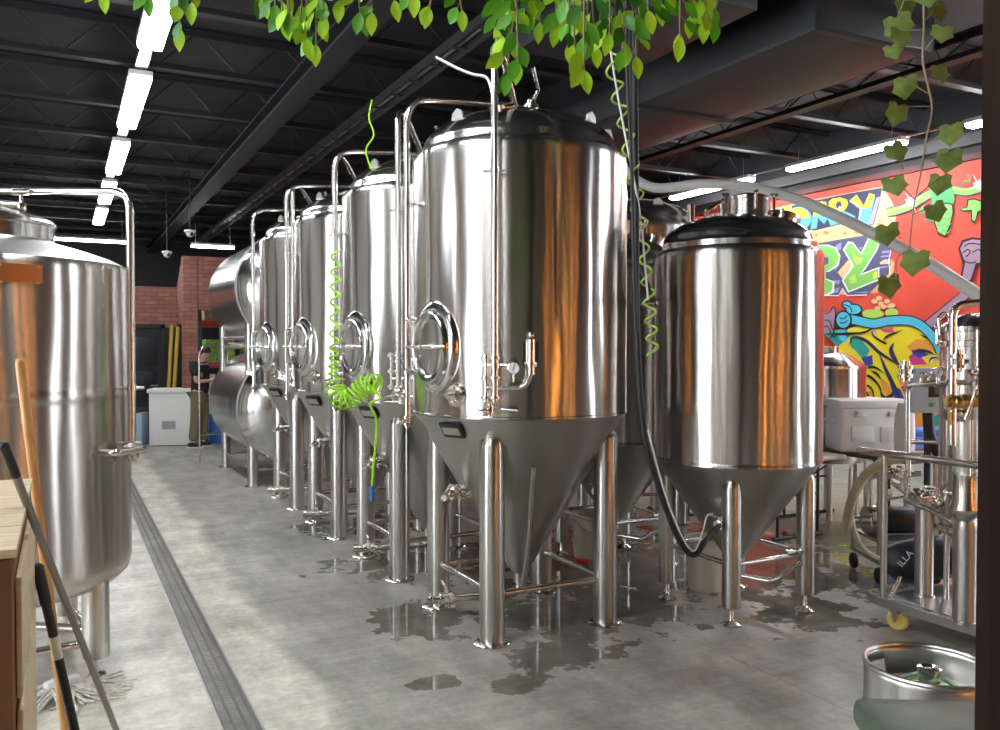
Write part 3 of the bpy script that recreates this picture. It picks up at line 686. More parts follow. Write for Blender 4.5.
# ------------------------------------------------------------------ HOSES
def coil(path, r, turns, wire, n_per=10):
    P = spline(path, 12); m = len(P); pts = []
    for i in range(int(turns*n_per)+1):
        f = i/(turns*n_per)*(m-1); k = min(int(f), m-2); c = P[k].lerp(P[k+1], f-k); T = (P[k+1]-P[k]).normalized()
        u = T.cross(CF).normalized(); w = T.cross(u).normalized(); a = 2*PI*i/n_per; rr = r(f/(m-1)) if callable(r) else r
        pts.append(c + (u*math.cos(a)+w*math.sin(a))*rr)
    return pts
# lime coil hanging beside the front tank
t = tag(MB().tube(coil([at(608,-40,4.25), at(612,60,4.25), at(628,140,4.3), at(641,230,4.35), at(649,300,4.4), at(653,355,4.42)], lambda f: .037 if f < .6 else .030, 15.5, .0055), .0058, 8).build('coiled_air_hose', mat('pale_lime_hose', (.40,.62,.10), .35)), 'lime coiled air hose hanging down between the front tanks', 'hose')
# white cord and black cable beside it
tag(MB().tube(spline([at(600,-40,4.2), at(612,60,4.22), at(628,150,4.25), at(640,215,4.3), at(648,300,4.32)]), .0055, 6).build('pale_string', M_clearhose), 'thin pale cord hanging from the leaves beside the lime coil', 'cord')
tag(MB().tube(spline([at(627,-40,4.15), at(627,60,4.15), at(631,150,4.2), at(634,260,4.2), at(636,330,4.2)]), .010, 8).build('power_cable', M_rubber), 'black cable hanging straight down at the front tank edge', 'cable')
q1 = T5.location + H(296, .64, 1.99)
tag(MB().tube(spline([at(628,-40,4.35), at(632,120,4.35), at(634,220,4.38), at(640,265,4.42), at(650,292,4.5), q1]), .013, 10).build('black_hose', M_rubber), 'black hose curving to the upper side valve of the right tank', 'hose')
q2 = T5.location + H(236, .42, .60)
tag(MB().tube(spline([at(634,-40,4.3), at(636,200,4.3), at(637,330,4.3), at(644,430,4.3), at(660,490,4.32), at(677,535,4.35), at(693,555,4.42), at(706,540,4.5), q2]), .016, 10).build('black_hose', M_rubber), 'long black hose looping low to the cone of the right tank', 'hose')
tag(MB().tube(spline([at(648,430,4.28), at(664,490,4.3), at(681,534,4.33), at(694,551,4.38), at(703,530,4.45), at(707,516,4.5), at(713,514,4.52)]), .0045, 6).build('white_tube', M_clearhose), 'thin white tube tied along the low loop of black hose', 'hose')
# lime coil on the second tank with bunched loops and a straight tail
mm = mat('bright_lime_hose', (.45,.90,.02), .3)
pth = coil([at(336,250,5.55), at(335,300,5.55), at(334,350,5.55), at(333,378,5.55)], .030, 10, 0)
pth += coil([at(335,382,5.55), at(338,396,5.52), at(348,400,5.5), at(358,392,5.5), at(368,384,5.48), at(377,384,5.45)], .062, 13, 0, 14)
t = tag(MB().tube(spline([at(372,100,6.3), at(369,118,6.3), at(374,135,6.3), at(366,150,6.3), at(372,172,6.35)], 4), .006, 6).build('hose_end', mm), 'short lime hose wriggling down above the second tank', 'hose')
t = thing('lime_air_hose', 'bright lime coiled hose bunched beside the second tank manway', 'hose', (0,0,0))
MB().tube(pth, .0075, 8).build('coil', mm, t)
MB().tube(spline([at(379,376,5.42), at(373,388,5.42), at(380,398,5.42), at(370,404,5.42), at(376,418,5.42), at(376,440,5.42), at(373,470,5.42), at(372,488,5.42)], 6), .008, 8).build('tail', mm, t)
MB().rod(at(372,486,5.42), at(372,501,5.42), .016).build('nozzle', M_blue, t)
# big white pipe sagging in front of the mural
tag(MB().tube(spline([at(600,74,8.9), at(612,150,8.8), at(648,186,8.6), at(700,184,8.3), at(745,186,8.0), at(790,197,7.6), at(828,212,7.2), at(876,235,6.9), at(928,263,6.5), at(978,295,6.1), at(1010,316,5.8), at(1060,345,5.4), at(1082,420,5.2), at(1084,560,5.1)]), .047, 16).build('white_pipe', mat('white_flexible_pipe', (.88,.88,.86), .4)), 'thick white pipe slanting down across the mural', 'pipe')
tag(MB().tube(spline([at(436,57,4.9), at(455,67,4.85), at(472,74,4.8), at(487,78,4.75), at(493,95,4.72)]), .009, 8).build('loose_tube', M_satin), 'thin grey tube reaching from the roof to the front tank pipe', 'tube')

# ------------------------------------------------------------------ PERSON (skin-modifier figure)
def skinned(name, verts, edges, radii, m, parent, root=0, sub=2):
    me = bpy.data.meshes.new(name); me.from_pydata(verts, edges, []); o = bpy.data.objects.new('tmp', me); col.objects.link(o)
    mo = o.modifiers.new('s', 'SKIN'); mo.use_smooth_shade = True
    for i, v in enumerate(me.skin_vertices[0].data):
        r = radii[i]; v.radius = (r, r) if not isinstance(r, tuple) else r; v.use_root = (i == root)
    sb = o.modifiers.new('b', 'SUBSURF'); sb.levels = sb.render_levels = sub
    dg = bpy.context.evaluated_depsgraph_get(); res = bpy.data.meshes.new_from_object(o.evaluated_get(dg)); bpy.data.objects.remove(o)
    res.materials.clear(); res.materials.append(m); res.shade_smooth(); r = bpy.data.objects.new(name, res); return link(r, parent)
pp = at(200, 447, 14.4)
person = thing('person', 'person in black t-shirt and khaki trousers looking down at their hands', 'person', (pp.x, pp.y, 0), -YAW)
V = []; E = []; Rr = []
def add(p, r, par=None):
    V.append(p); Rr.append(r); 
    if par is not None: E.append((par, len(V)-1))
    return len(V)-1
# local frame: +x is the way the person faces (to the photo's right), y is depth
pel = add((0,0,.93), .125); sp = add((.01,0,1.10), .115, pel); ch = add((.0,0,1.30), .135, sp); nk0 = add((.02,0,1.43), .07, ch); nk = add((.06,0,1.48), .055, nk0); hd = add((.10,0,1.56), .078, nk); ht = add((.105,0,1.64), .082, hd); add((.10,0,1.68), .05, ht)
for s in (-1, 1):
    sh = add((.0,s*.17,1.38), .062, ch); el = add((.02,s*.24,1.12), .042, sh); wr = add((.22,s*.12,1.14), .028, el); pm = add((.28,s*.10,1.17), .030, wr)
    for f in range(4): 
        a = add((.33,s*.10+(f-1.5)*.018,1.185), .010, pm); add((.365-abs(f-1.3)*.006,s*.09+(f-1.5)*.018,1.20), .009, a)
    a = add((.29,s*.065,1.20), .010, pm); add((.32,s*.05,1.215), .009, a)
    hp = add((0,s*.09,.86), .09, pel); kn = add((.03 if s > 0 else -.03,s*.11,.49), .06, hp); an = add((.0 if s > 0 else -.08,s*.12,.10), .04, kn); add((.10 if s > 0 else .02,s*.13,.05), .035, an)
skinned('body', V, E, Rr, M_skin, person)
skinned('shirt', [(0,0,.86),(.01,0,1.08),(.01,0,1.28),(.025,0,1.42),(0,.17,1.385),(.012,.22,1.19),(0,-.17,1.385),(.012,-.22,1.19)], [(0,1),(1,2),(2,3),(2,4),(4,5),(2,6),(6,7)], [.175,.155,.185,.10,.095,.078,.095,.078], M_shirt, person)
skinned('trousers', [(0,0,1.00),(0,.09,.84),(.03,.11,.49),(.0,.12,.10),(0,-.09,.86),(-.03,-.11,.49),(-.08,-.12,.10)], [(0,1),(1,2),(2,3),(0,4),(4,5),(5,6)], [.155,.125,.092,.078,.125,.092,.078], M_khaki, person)
b = MB(); b.ball((.095,0,1.635), .1, 18, (1.02,.86,.95)); 
for f in [f for f in b.bm.faces if f.calc_center_median().z < 1.60 and f.calc_center_median().x > .07]: b.bm.faces.remove(f)
b.build('hair', M_hair, person)
b = MB(); b.ball((.185,0,1.575), .017, 8, (1.2,.7,1)); b.ball((.1,.078,1.58), .02, 8, (.8,.4,1.2)); b.ball((.1,-.078,1.58), .02, 8, (.8,.4,1.2)); b.build('nose_and_ears', M_skin, person)
b = MB(); b.ball((.172,.03,1.60), .009, 8); b.ball((.172,-.03,1.60), .009, 8); b.box((.172,0,1.53), (.01,.04,.008)); b.build('face_detail', M_hair, person)
for s, x in ((1,.04),(-1,-.04)):
    sh = MB().ball((x+.0,s*.125,.055), .06, 14, (2.2,.8,.9)).build('shoe', M_black, person); MB().box((x,s*.125,.013), (.28,.10,.024), bev=.01).build('sole', M_sole, sh)
tag(MB().box((pp.x+.29, pp.y-.13, 1.24), (.012,.075,.15), -YAW, bev=.004).build('phone', M_black), 'small dark phone held in front of the person', 'phone')

# white chest freezer
p = at(176, 445, 14.7); t = thing('chest_freezer', 'white chest freezer with a lid standing before the black door', 'freezer', (p.x, p.y+.2, 0), -YAW*.55)
MB().box((0,0,.46), (.74,.55,.90), bev=.015).build('body', M_white, t); MB().box((0,0,.945), (.80,.60,.07), bev=.015).build('lid', M_white, t)
MB().box((-.05,-.28,.36), (.22,.01,.14)).build('vent_panel', mat('grey_vent', (.35,.35,.38), .5), t); MB().box((0,0,.012), (.70,.5,.02)).build('plinth', M_black, t)
MB().box((.2,-.285,.28), (.05,.01,.05)).build('drain_cap', M_white, t)
tag(MB().box((p.x-.50, p.y+.45, .28), (.10,.3,.55), -YAW, bev=.01).build('storage_bin', mat('pale_blue_plastic', (.35,.5,.65), .5)), 'pale blue bin squeezed beside the chest freezer', 'bin')
p = at(214, 444, 14.9); t = thing('plastic_drum', 'blue plastic drum on the floor right behind the person', 'drum', (p.x+.12, p.y+.3, 0))
MB().lathe([(0,0),(.2,0),(.21,.03),(.215,.2),(.22,.22),(.215,.24),(.21,.5),(.2,.52),(0,.52)], 28).build('drum_body', M_blue, t); MB().lathe([(.1,.52),(.1,.54),(0,.54)], 20).build('drum_cap', M_black, t)
# yellow poles leaning at the far end
for i, (a, c, s) in enumerate((((166,388),(172,325),'left yellow pole leaning in the gap beside the black door'), ((171,389),(178,327),'right yellow pole leaning in the gap beside the black door'))):
    q0, q1_ = at(a[0], 440, 15.3), at(c[0], c[1], 15.6); q0.z = .0
    tag(MB().rod(q0+Vector((0,0,.02)), q1_, .035).build('yellow_pole', M_yellowpole), s, 'pole', 'yellow poles by the door')
# store room beyond the brick opening: pallet rack with goods
t = thing('pallet_rack', 'tall pallet rack with green uprights and red beams beyond the brick opening', 'rack', (2.35, 17.2, 0))
for x in (.0, 2.6):
    b = MB(); 
    for y in (0, .9):
        b.box((x,y,1.6), (.09,.08,3.2))
    for z in (.3, .9, 1.5, 2.1, 2.7): b.rod((x,0,z),(x,.9,z+.4),.015,6)
    b.build('upright', M_racksg, t)
for z in (.5, 1.35, 2.15):
    for y in (-.02, .92): MB().box((1.3,y,z), (2.6,.05,.11)).build('beam', mat('red_beam_paint', (.55,.05,.03), .5), t)
    MB().box((1.3,.45,z+.065), (2.6,.9,.02)).build('shelf_board', M_ply, t)
for i, (x, z, w, h, m_, s) in enumerate(((.35,.575,.5,.4,M_card,'brown carton on the lowest rack shelf'), (1.0,.575,.5,.45,M_ply,'pale crate on the lowest rack shelf'), (.4,1.425,.55,.42,M_lime,'green wrapped bundle on the middle rack shelf'), (1.15,1.425,.6,.5,M_lime,'larger green wrapped bundle on the middle rack shelf'), (.35,2.225,.5,.5,M_ply,'pale crate on the top rack shelf'), (1.0,2.225,.6,.4,M_card,'brown carton on the top rack shelf'))):
    c = Vector((2.35+x, 17.5, z)); t = thing('carton', s, 'box', c); MB().box((0,0,h/2), (w,.5,h), bev=.02).build('box_body', m_, t); MB().box((0,0,h+.001), (w*.98,.06,.003)).build('tape', M_beige, t)
tag(MB().box((2.35, 15.72, .62), (.12,.05,1.2)).build('utility_panel', mat('pale_blue_panel', (.4,.48,.58), .5)), 'pale blue panel leaning by the brick pier behind the person', 'panel')

# ------------------------------------------------------------------ MURAL, painted flat on the right wall
MUR = {}
def mcol(n, c):
    if n not in MUR: MUR[n] = mat('mural_'+n+'_paint', c, .6)
    return MUR[n]
Am = lambda p: (780+p[0]*.11, 180+p[1]*.11)
Bm = lambda p: (800+p[0]*.12332, 220+p[1]*.1233)
Cm = lambda p: (885+p[0]*.2055, 150+p[1]*.2055)
Dm = lambda p: (820+p[0]*.15758, 295+p[1]*.15753)
layer = [0]
mural = thing('mural', 'bright spray-painted wall mural with hop vines and big letters', 'mural', (XR, 8, 0))
mparts = {}
def W2(px, py, off): 
    v = on_x(px, py, XR); return Vector((-off, v.y-8, v.z))
def mp(part, m, T, poly):
    """a painted patch"""
    layer[0] += 1; off = .0015+layer[0]*.00022
    b = mparts.setdefault(part, (MB(), []))
    if m not in b[1]: b[1].append(m)
    b[0].mi = b[1].index(m); vs_ = [b[0].bm.verts.new(W2(*T(p), off)) for p in poly]; b[0].face(vs_)
def ms(part, m, T, pts, w, sm=True, taper=False):
    """a painted stroke of width w (in crop units)"""
    P = spline([(p[0], p[1], 0) for p in pts], 6) if sm and len(pts) > 2 else [Vector((p[0],p[1],0)) for p in pts]
    Lf, Rt = [], []; n = len(P)
    for i, p in enumerate(P):
        d = (P[min(i+1,n-1)]-P[max(i-1,0)]).normalized(); s = Vector((-d.y, d.x, 0)); ww = w*(math.sin(PI*(i+.15)/(n-.7)) if taper else 1)/2
        Lf.append(p+s*ww); Rt.append(p-s*ww)
    layer[0] += 1; off = .0015+layer[0]*.00022; b = mparts.setdefault(part, (MB(), []))
    if m not in b[1]: b[1].append(m)
    b[0].mi = b[1].index(m)
    a = [b[0].bm.verts.new(W2(*T(p), off)) for p in Lf]; c = [b[0].bm.verts.new(W2(*T(p), off)) for p in Rt]
    for i in range(n-1): b[0].face([a[i], a[i+1], c[i+1], c[i]])
def ell(cx, cy, rx, ry, n=20, a0=0, a1=2*PI): return [(cx+rx*math.cos(a0+(a1-a0)*i/n), cy+ry*math.sin(a0+(a1-a0)*i/n)) for i in range(n+(a1-a0 < 6.2))]
peach = mcol('peach', (.90,.55,.28)); navy = mcol('navy', (.03,.035,.10)); slate = mcol('slate', (.10,.10,.19)); yel = mcol('yellow', (.97,.78,.03)); blu = mcol('sky_blue', (.12,.48,.72)); grn = mcol('green', (.24,.58,.13)); lgrn = mcol('lime', (.50,.72,.12))
wht = mcol('white', (.85,.85,.85)); pur = mcol('lilac', (.42,.27,.38)); lav = mcol('lavender', (.35,.30,.62)); cyan = mcol('cyan', (.10,.60,.82)); tea = mcol('teal', (.03,.42,.36)); org = mcol('orange', (.95,.38,.06)); pnk = mcol('magenta', (.70,.05,.25)); dkb = mcol('royal_blue', (.06,.06,.42)); blk = mcol('black', (.015,.012,.02)); drd = mcol('rust', (.72,.22,.10)); grnd = mcol('leaf_green', (.08,.40,.14))
# peach clouds behind both words
mp('peach_ground', peach, Am, [(-500,330),(-200,290),(300,180),(930,60),(1010,180),(1060,300),(1040,420),(1010,560),(960,600),(1040,760),(1010,980),(900,1020),(680,1050),(200,1010),(-500,1100)])
for x, y, r in ((250,500,38),(420,480,34),(500,505,26),(590,485,24),(700,478,26),(330,500,20),(920,370,30),(960,340,26),(900,400,22)): mp('rust_spots', drd, Am, [(x+r*math.cos(a)*(1.3 if i % 2 else .5), y+r*.6*math.sin(a)*(1.2 if i % 2 else .6)) for i, a in enumerate([2*PI*k/14 for k in range(14)])])
for x, y in ((500,505),(930,365),(960,350),(975,330)): mp('rust_spots', peach, Am, ell(x, y, 14, 12, 10))
# upper word
mp('upper_word', navy, Am, [(-400,400),(-100,310),(40,250),(300,190),(640,120),(930,70),(905,210),(855,405),(760,425),(560,400),(320,460),(200,450),(-400,560)])
mp('upper_word', lav, Am, [(880,160),(915,150),(850,400),(800,410)])
mp('upper_word', yel, Am, [(40,250),(110,240),(100,330),(40,330)])
mp('upper_word', blu, Am, ell(170,350,120,105, 24)); mp('upper_word', yel, Am, ell(170,345,100,95, 16, PI, 2*PI)); mp('upper_word', navy, Am, ell(150,360,42,45)); 
mp('upper_word', blu, Am, [(280,450),(300,320),(420,290),(500,300),(535,400),(460,415),(440,355),(405,405),(350,345),(335,440)])
mp('upper_word', yel, Am, [(300,330),(325,215),(375,195),(425,200),(430,260),(400,270),(420,300),(340,330)])
mp('upper_word', blu, Am, [(470,290),(560,270),(690,330),(670,350),(600,330),(540,350),(480,345)])
mp('upper_word', yel, Am, [(445,200),(480,170),(550,160),(610,180),(622,215),(600,265),(550,290),(455,300)]); mp('upper_word', navy, Am, ell(538,228,28,36)); mp('upper_word', wht, Am, [(525,270),(545,235),(558,250),(545,285)])
mp('upper_word', yel, Am, [(635,190),(700,135),(765,235),(815,120),(865,135),(825,255),(730,262)])
mp('upper_word', blu, Am, [(728,262),(825,253),(858,150),(868,155),(805,412),(712,392)]); ms('upper_word', wht, Am, [(712,392),(745,262),(690,210),(640,195)], 9, False)
ms('upper_word', navy, Am, [(345,345),(405,405),(440,355)], 7, False)
# lower word
mp('lower_word', slate, Bm, [(-300,300),(110,195),(370,150),(560,120),(700,200),(750,240),(745,330),(720,440),(640,520),(550,605),(390,610),(350,555),(318,612),(220,612),(-300,640)])
for pts in ([(670,250),(745,245),(740,265),(665,270)],[(660,290),(740,282),(738,298),(655,305)],[(290,210),(340,180),(335,240),(300,250)],[(480,225),(510,215),(500,245)],[(275,490),(330,490),(320,520),(270,515)],[(280,560),(325,545),(310,590),(270,590)],[(430,590),(560,580),(540,595)],[(280,390),(310,375),(290,410)],[(650,380),(720,370),(715,385),(650,395)]): mp('lower_word', lav, Bm, pts)
mp('lower_word', peach, Bm, [(310,425),(395,325),(430,360),(350,480)]); mp('lower_word', peach, Bm, [(650,345),(690,320),(740,320),(735,355),(655,360)])
mp('lower_word', wht, Bm, [(100,200),(230,200),(300,225),(333,290),(318,370),(240,420),(205,420),(205,470),(285,500),(280,590),(225,612),(90,600)])
mp('lower_word', grn, Bm, [(100,218),(225,208),(290,235),(320,300),(300,365),(238,408),(215,420),(215,480),(270,508),(266,570),(225,600),(90,600)]); mp('lower_word', slate, Bm, [(190,300),(235,305),(235,350),(200,370)])
mp('lower_word', wht, Bm, [(352,240),(395,175),(435,180),(500,265),(560,140),(660,165),(632,245),(545,385),(515,430),(648,380),(650,488),(395,590),(343,490),(428,368)])
mp('lower_word', grn, Bm, [(364,243),(402,188),(430,193),(502,283),(568,155),(645,172),(620,240),(536,380),(485,452),(638,395),(638,480),(402,576),(357,490),(442,370)])
mp('lower_word', lgrn, Bm, [(430,250),(470,300),(520,310),(500,350),(460,360),(440,330)]); mp('lower_word', lgrn, Bm, [(400,470),(450,440),(470,500),(420,520)]); mp('lower_word', yel, Bm, [(600,430),(632,415),(630,465),(600,480)])
mp('lower_word', slate, Bm, [(485,455),(560,370),(640,330),(640,385),(520,425)])
ms('word_outline', wht, Bm, [(-50,640),(220,612),(318,614),(350,552),(385,612),(550,608)], 8, False); ms('word_outline', wht, Bm, [(745,240),(725,330),(735,440)], 8, False)
# little pale hops
for x, y in ((350,40),(390,55),(430,40),(370,85),(410,75),(450,70),(380,20),(465,65)): mp('pale_hops', peach, Dm, ell(x, y, 20, 15, 10))
mp('pale_hops', lgrn, Dm, ell(460,112,42,28)); mp('pale_hops', lgrn, Dm, ell(340,120,70,30))
# vines (upper right)
ms('hop_vine', navy, Cm, [(15,305),(70,292),(130,270),(190,232),(250,205),(330,195),(400,203),(450,190),(520,175)], 46)
ms('hop_vine', grn, Cm, [(15,305),(70,292),(130,270),(190,232),(250,205),(330,195),(400,203),(450,190),(520,175)], 36)
ms('hop_vine', lgrn, Cm, [(15,298),(70,285),(130,262),(190,225)], 8); ms('hop_vine', lgrn, Cm, [(330,186),(400,194),(450,182)], 8)
mp('hop_vine', grnd, Cm, [(225,190),(285,140),(330,175),(345,240),(300,330),(240,350),(200,340),(235,280)])
mp('hop_cone', blk, Cm, [(240,350),(262,282),(300,255),(335,262),(340,300),(326,370),(300,425),(262,410)]); mp('hop_cone', grn, Cm, [(247,350),(266,290),(300,262),(328,268),(333,302),(318,368),(296,416),(266,402)])
for yy in (300,330,360,390): ms('hop_cone', grnd, Cm, [(258,yy),(275,yy+14),(292,yy),(308,yy+14),(326,yy-4)], 5)
mp('hop_vine', grnd, Cm, [(165,300),(190,270),(225,265),(205,300),(175,308)])
mp('star_leaf', blk, Cm, [(362,292),(400,276),(405,240),(440,234),(470,245),(520,240),(520,300),(462,300),(442,360),(425,350),(420,296),(392,300)]); mp('star_leaf', grn, Cm, [(372,290),(406,280),(412,246),(440,242),(470,252),(520,248),(520,292),(456,296),(442,346),(430,340),(428,290),(392,294)])
for x, y in ((130,252),(460,170)):
    for k in range(8):
        a = k*PI/4+.3; L_ = 62 if k % 2 else 34; mp('sparkle', wht, Cm, [(x+5*math.cos(a+1.57),y+5*math.sin(a+1.57)),(x+L_*math.cos(a),y+L_*math.sin(a)),(x-5*math.cos(a+1.57),y-5*math.sin(a+1.57))])
    mp('sparkle', wht, Cm, ell(x, y, 22, 20, 12))
ms('tendril', grnd, Cm, [(385,160),(400,150),(412,158),(420,135),(410,120)], 7)
# lilac arm and fist
mp('lilac_fist', blk, Cm, [(362,480),(380,440),(430,425),(480,430),(520,440),(520,560),(455,560),(430,640),(365,655),(385,560)])
mp('lilac_fist', pur, Cm, [(372,480),(388,450),(430,436),(480,440),(520,450),(520,548),(448,550),(422,632),(377,642),(396,550)])
for a in ([(390,470),(420,455),(470,460)],[(385,500),(410,485),(420,500),(400,520)],[(430,500),(460,485),(480,500)],[(390,540),(420,550),(450,545)]): ms('lilac_fist', blk, Cm, a, 6)
ms('lilac_arm', blk, Dm, [(220,425),(640,220),(700,185),(1000,-60)], 66, False); ms('lilac_arm', pur, Dm, [(225,428),(640,222),(700,187),(1000,-62)], 54, False)
# wild-style tangle of colour below
mp('wild_lettering', mcol('pale_yellow', (.95,.80,.22)), Dm, [(100,330),(190,210),(330,180),(560,190),(700,240),(800,350),(960,420),(960,900),(520,900),(20,880),(20,320)])
mp('wild_lettering', yel, Dm, [(120,330),(180,230),(330,190),(620,205),(790,330),(800,450),(640,720),(230,720),(200,420)])
for m_, pts in ((tea,[(195,270),(260,270),(325,350),(290,420),(240,360),(205,330)]),(tea,[(30,240),(170,210),(200,260),(120,330)]),(dkb,[(270,400),(340,380),(345,440),(300,455)]),(org,[(560,330),(620,280),(720,290),(765,340),(700,360),(600,370)]),(pnk,[(570,390),(620,360),(690,440),(590,445)]),(pnk,[(390,215),(470,210),(480,240),(410,235)]),(dkb,[(590,350),(650,350),(700,380),(640,400),(600,380)]),(org,[(390,520),(440,560),(470,640),(430,640),(400,580)]),(org,[(240,640),(350,600),(360,690),(240,690)]),(dkb,[(450,560),(520,600),(560,700),(430,690),(400,660),(480,650)]),(pnk,[(520,580),(560,570),(550,640)]),(peach,[(300,210),(350,200),(380,260),(340,250)]),(org,[(500,520),(560,480),(570,560),(520,570)]),(org,[(560,900),(560,720),(780,620),(960,640),(960,700),(700,800)]),(tea,[(650,820),(780,740),(800,800),(720,850)]),(wht,[(700,400),(740,380),(720,440)]),(pur,[(740,390),(775,385),(775,430)]),(cyan,[(110,230),(170,215),(180,300),(140,290)])): mp('wild_lettering', m_, Dm, pts)
for w, pts in ((22,[(190,330),(220,270),(300,290),(380,360),(470,420),(560,470)]),(26,[(380,360),(430,480),(490,600),(545,720)]),(30,[(480,300),(460,350),(490,420),(520,460)]),(16,[(270,450),(260,500),(330,520),(390,590),(400,680)]),(16,[(240,470),(290,460),(360,460),(420,500)]),(14,[(235,590),(290,570),(340,600),(355,690)]),(12,[(290,580),(320,650),(330,700)]),(16,[(330,480),(370,500),(400,540)]),(22,[(390,600),(420,650),(470,630),(480,560)]),(14,[(640,250),(700,280),(760,340)]),(20,[(600,360),(640,350),(700,360),(740,380)]),(12,[(700,430),(720,400),(760,400)]),(12,[(340,220),(350,260),(430,310),(400,290)]),(14,[(410,290),(440,260),(540,220)]),(12,[(250,240),(310,230),(350,200)]),(24,[(410,650),(470,670),(540,700)]),(16,[(30,250),(200,245),(310,240)]),(8,[(60,300),(90,260),(120,290)])): ms('wild_outline', navy if w > 18 else blk, Dm, pts, w, True, True)
# raised lilac hand at left, cyan arm and fist
mp('lilac_hand', pur, Dm, [(0,110),(60,110),(100,70),(105,130),(90,240),(0,240)]); ms('lilac_hand', blk, Dm, [(40,120),(70,110),(100,75),(108,150),(95,240)], 7); ms('lilac_hand', blk, Dm, [(40,160),(70,165),(90,220)], 7); ms('lilac_hand', blk, Dm, [(35,200),(60,200),(80,240)], 7)
cy = [(190,150),(260,165),(350,182),(440,165),(540,160),(620,175),(690,225),(750,300),(775,360)]
ms('cyan_arm', blk, Dm, cy, 66); ms('cyan_arm', cyan, Dm, cy, 52)
mp('cyan_fist', blk, Dm, ell(160,158,54,60)); mp('cyan_fist', blk, Dm, ell(225,92,56,38)); mp('cyan_fist', blk, Dm, ell(182,62,36,28)); mp('cyan_fist', cyan, Dm, ell(160,158,44,50)); mp('cyan_fist', cyan, Dm, ell(225,92,46,29)); mp('cyan_fist', cyan, Dm, ell(182,62,26,19))
for a in ([(135,145),(160,150),(185,130)],[(135,175),(165,178),(185,160)],[(160,60),(200,75),(215,110)]): ms('cyan_fist', blk, Dm, a, 7)
for n_, (b_, ms_) in mparts.items(): b_.build(n_, ms_, mural, fix=False)

# ------------------------------------------------------------------ TABLES AND GOODS BY THE MURAL
def folding_table(label, x0, x1, y0, y1, z, top, group=None):
    t = thing('folding_table', label, 'table', ((x0+x1)/2, (y0+y1)/2, 0)); w, d = x1-x0, y1-y0
    MB().box((0,0,z-.02), (w,d,.04), bev=.012).build('tabletop', top, t)
    for s in (-1, 1):
        for q in (-1, 1): MB().rod((q*(w/2-.08), s*(d/2-.25), .02), (q*(w/2-.08), s*(d/2-.25), z-.04), .014).build('leg', M_frame, t)
        MB().rod((-w/2+.03, s*(d/2-.25), .016), (w/2-.03, s*(d/2-.25), .016), .016).build('foot_bar', M_frame, t)
        MB().rod((-w/2+.08, s*(d/2-.25), .38), (w/2-.08, s*(d/2-.25), .38), .011).build('cross_bar', M_frame, t)
        MB().rod((0, s*(d/2-.25), .38), (0, s*(d/2-.75), z-.05), .009).build('stay', M_frame, t)
    return t
folding_table('pale folding table with black legs, right of the short tank', 5.5, 6.15, 5.25, 6.95, .75, mat('pale_table_plastic', (.62,.60,.54), .5))
folding_table('dark topped folding table under the white cool boxes', 6.3, 7.1, 4.75, 6.45, .75, mat('dark_table_top', (.05,.045,.04), .4))
def cooler(label, x, y, z, w, d, h, rz):
    t = thing('cool_box', label, 'cool box', (x,y,z), rz, 'white cool boxes on the dark table')
    b = MB(); b.box((0,0,h*.43), (w,d,h*.86), bev=.03); b.build('body', M_cooler, t)
    MB().box((0,0,h*.93), (w+.02,d+.02,h*.15), bev=.02).build('lid', M_cooler, t)
    b = MB(); 
    for s in (-1, 1): b.box((s*w*.22,-d/2-.008,h*.74), (.09,.02,.05), bev=.006)
    b.build('latch', M_white, t); b = MB()
    for s in (-1, 1): b.tube(fillet([(s*(w/2),-.08,h*.6),(s*(w/2+.04),-.08,h*.6),(s*(w/2+.04),.08,h*.6),(s*(w/2),.08,h*.6)], .02), .01, 8)
    b.build('carry_handle', M_cooler, t); b = MB(); b.box((-w*.2,-d/2-.003,h*.35),(w*.3,.008,h*.3), bev=.003); b.box((w*.2,-d/2-.003,h*.35),(w*.3,.008,h*.3), bev=.003); b.build('moulded_panel', M_cooler, t)
    return t
cooler('large white cool box standing on the dark table', 6.60, 5.40, .75, .66, .38, .47, -YAW)
cooler('second white cool box behind the first on the dark table', 6.92, 5.85, .75, .50, .34, .45, -YAW)
bx = at(903, 432, 7.3); t = thing('printed_sack', 'white sack with red print beside the cool boxes', 'sack', (bx.x+.02, bx.y, .75), -YAW-.3)
b = MB(); b.lathe([(0,0),(.06,.0),(.08,.04),(.085,.2),(.08,.36),(.06,.44),(.05,.47),(0,.46)], 20, sy=.7); b.build('bag', M_cooler, t)
M4 = Matrix.Translation((.02,-.098,.24)) @ Matrix.Rotation(PI/2, 4, 'X') @ Matrix.Rotation(PI/2, 4, 'Z'); 
b = MB()
for i in range(9): b.box((.0+(i % 2)*.012,-.060,.10+i*.03), (.022-.008*(i%3),.012,.014))
b.build('red_print', M_red, t)
p = at(828, 455, 7.05)
t = thing('reagent_bottle', 'small dark bottle with a blue label on the pale table', 'bottle', (5.78, 5.36, .75))
MB().lathe([(0,0),(.038,0),(.04,.01),(.04,.10),(.03,.125),(.014,.14),(.014,.16),(0,.16)], 20).build('glass', M_amber, t); MB().lathe([(0,.15),(.018,.15),(.018,.175),(0,.175)], 14).build('cap', M_black, t); MB().lathe([(.0405,.03),(.0405,.09)], 20).build('label_band', M_bluelabel, t)
t = thing('plastic_jug', 'white plastic jug with small spout on the pale table', 'jug', (5.66, 5.62, .75))
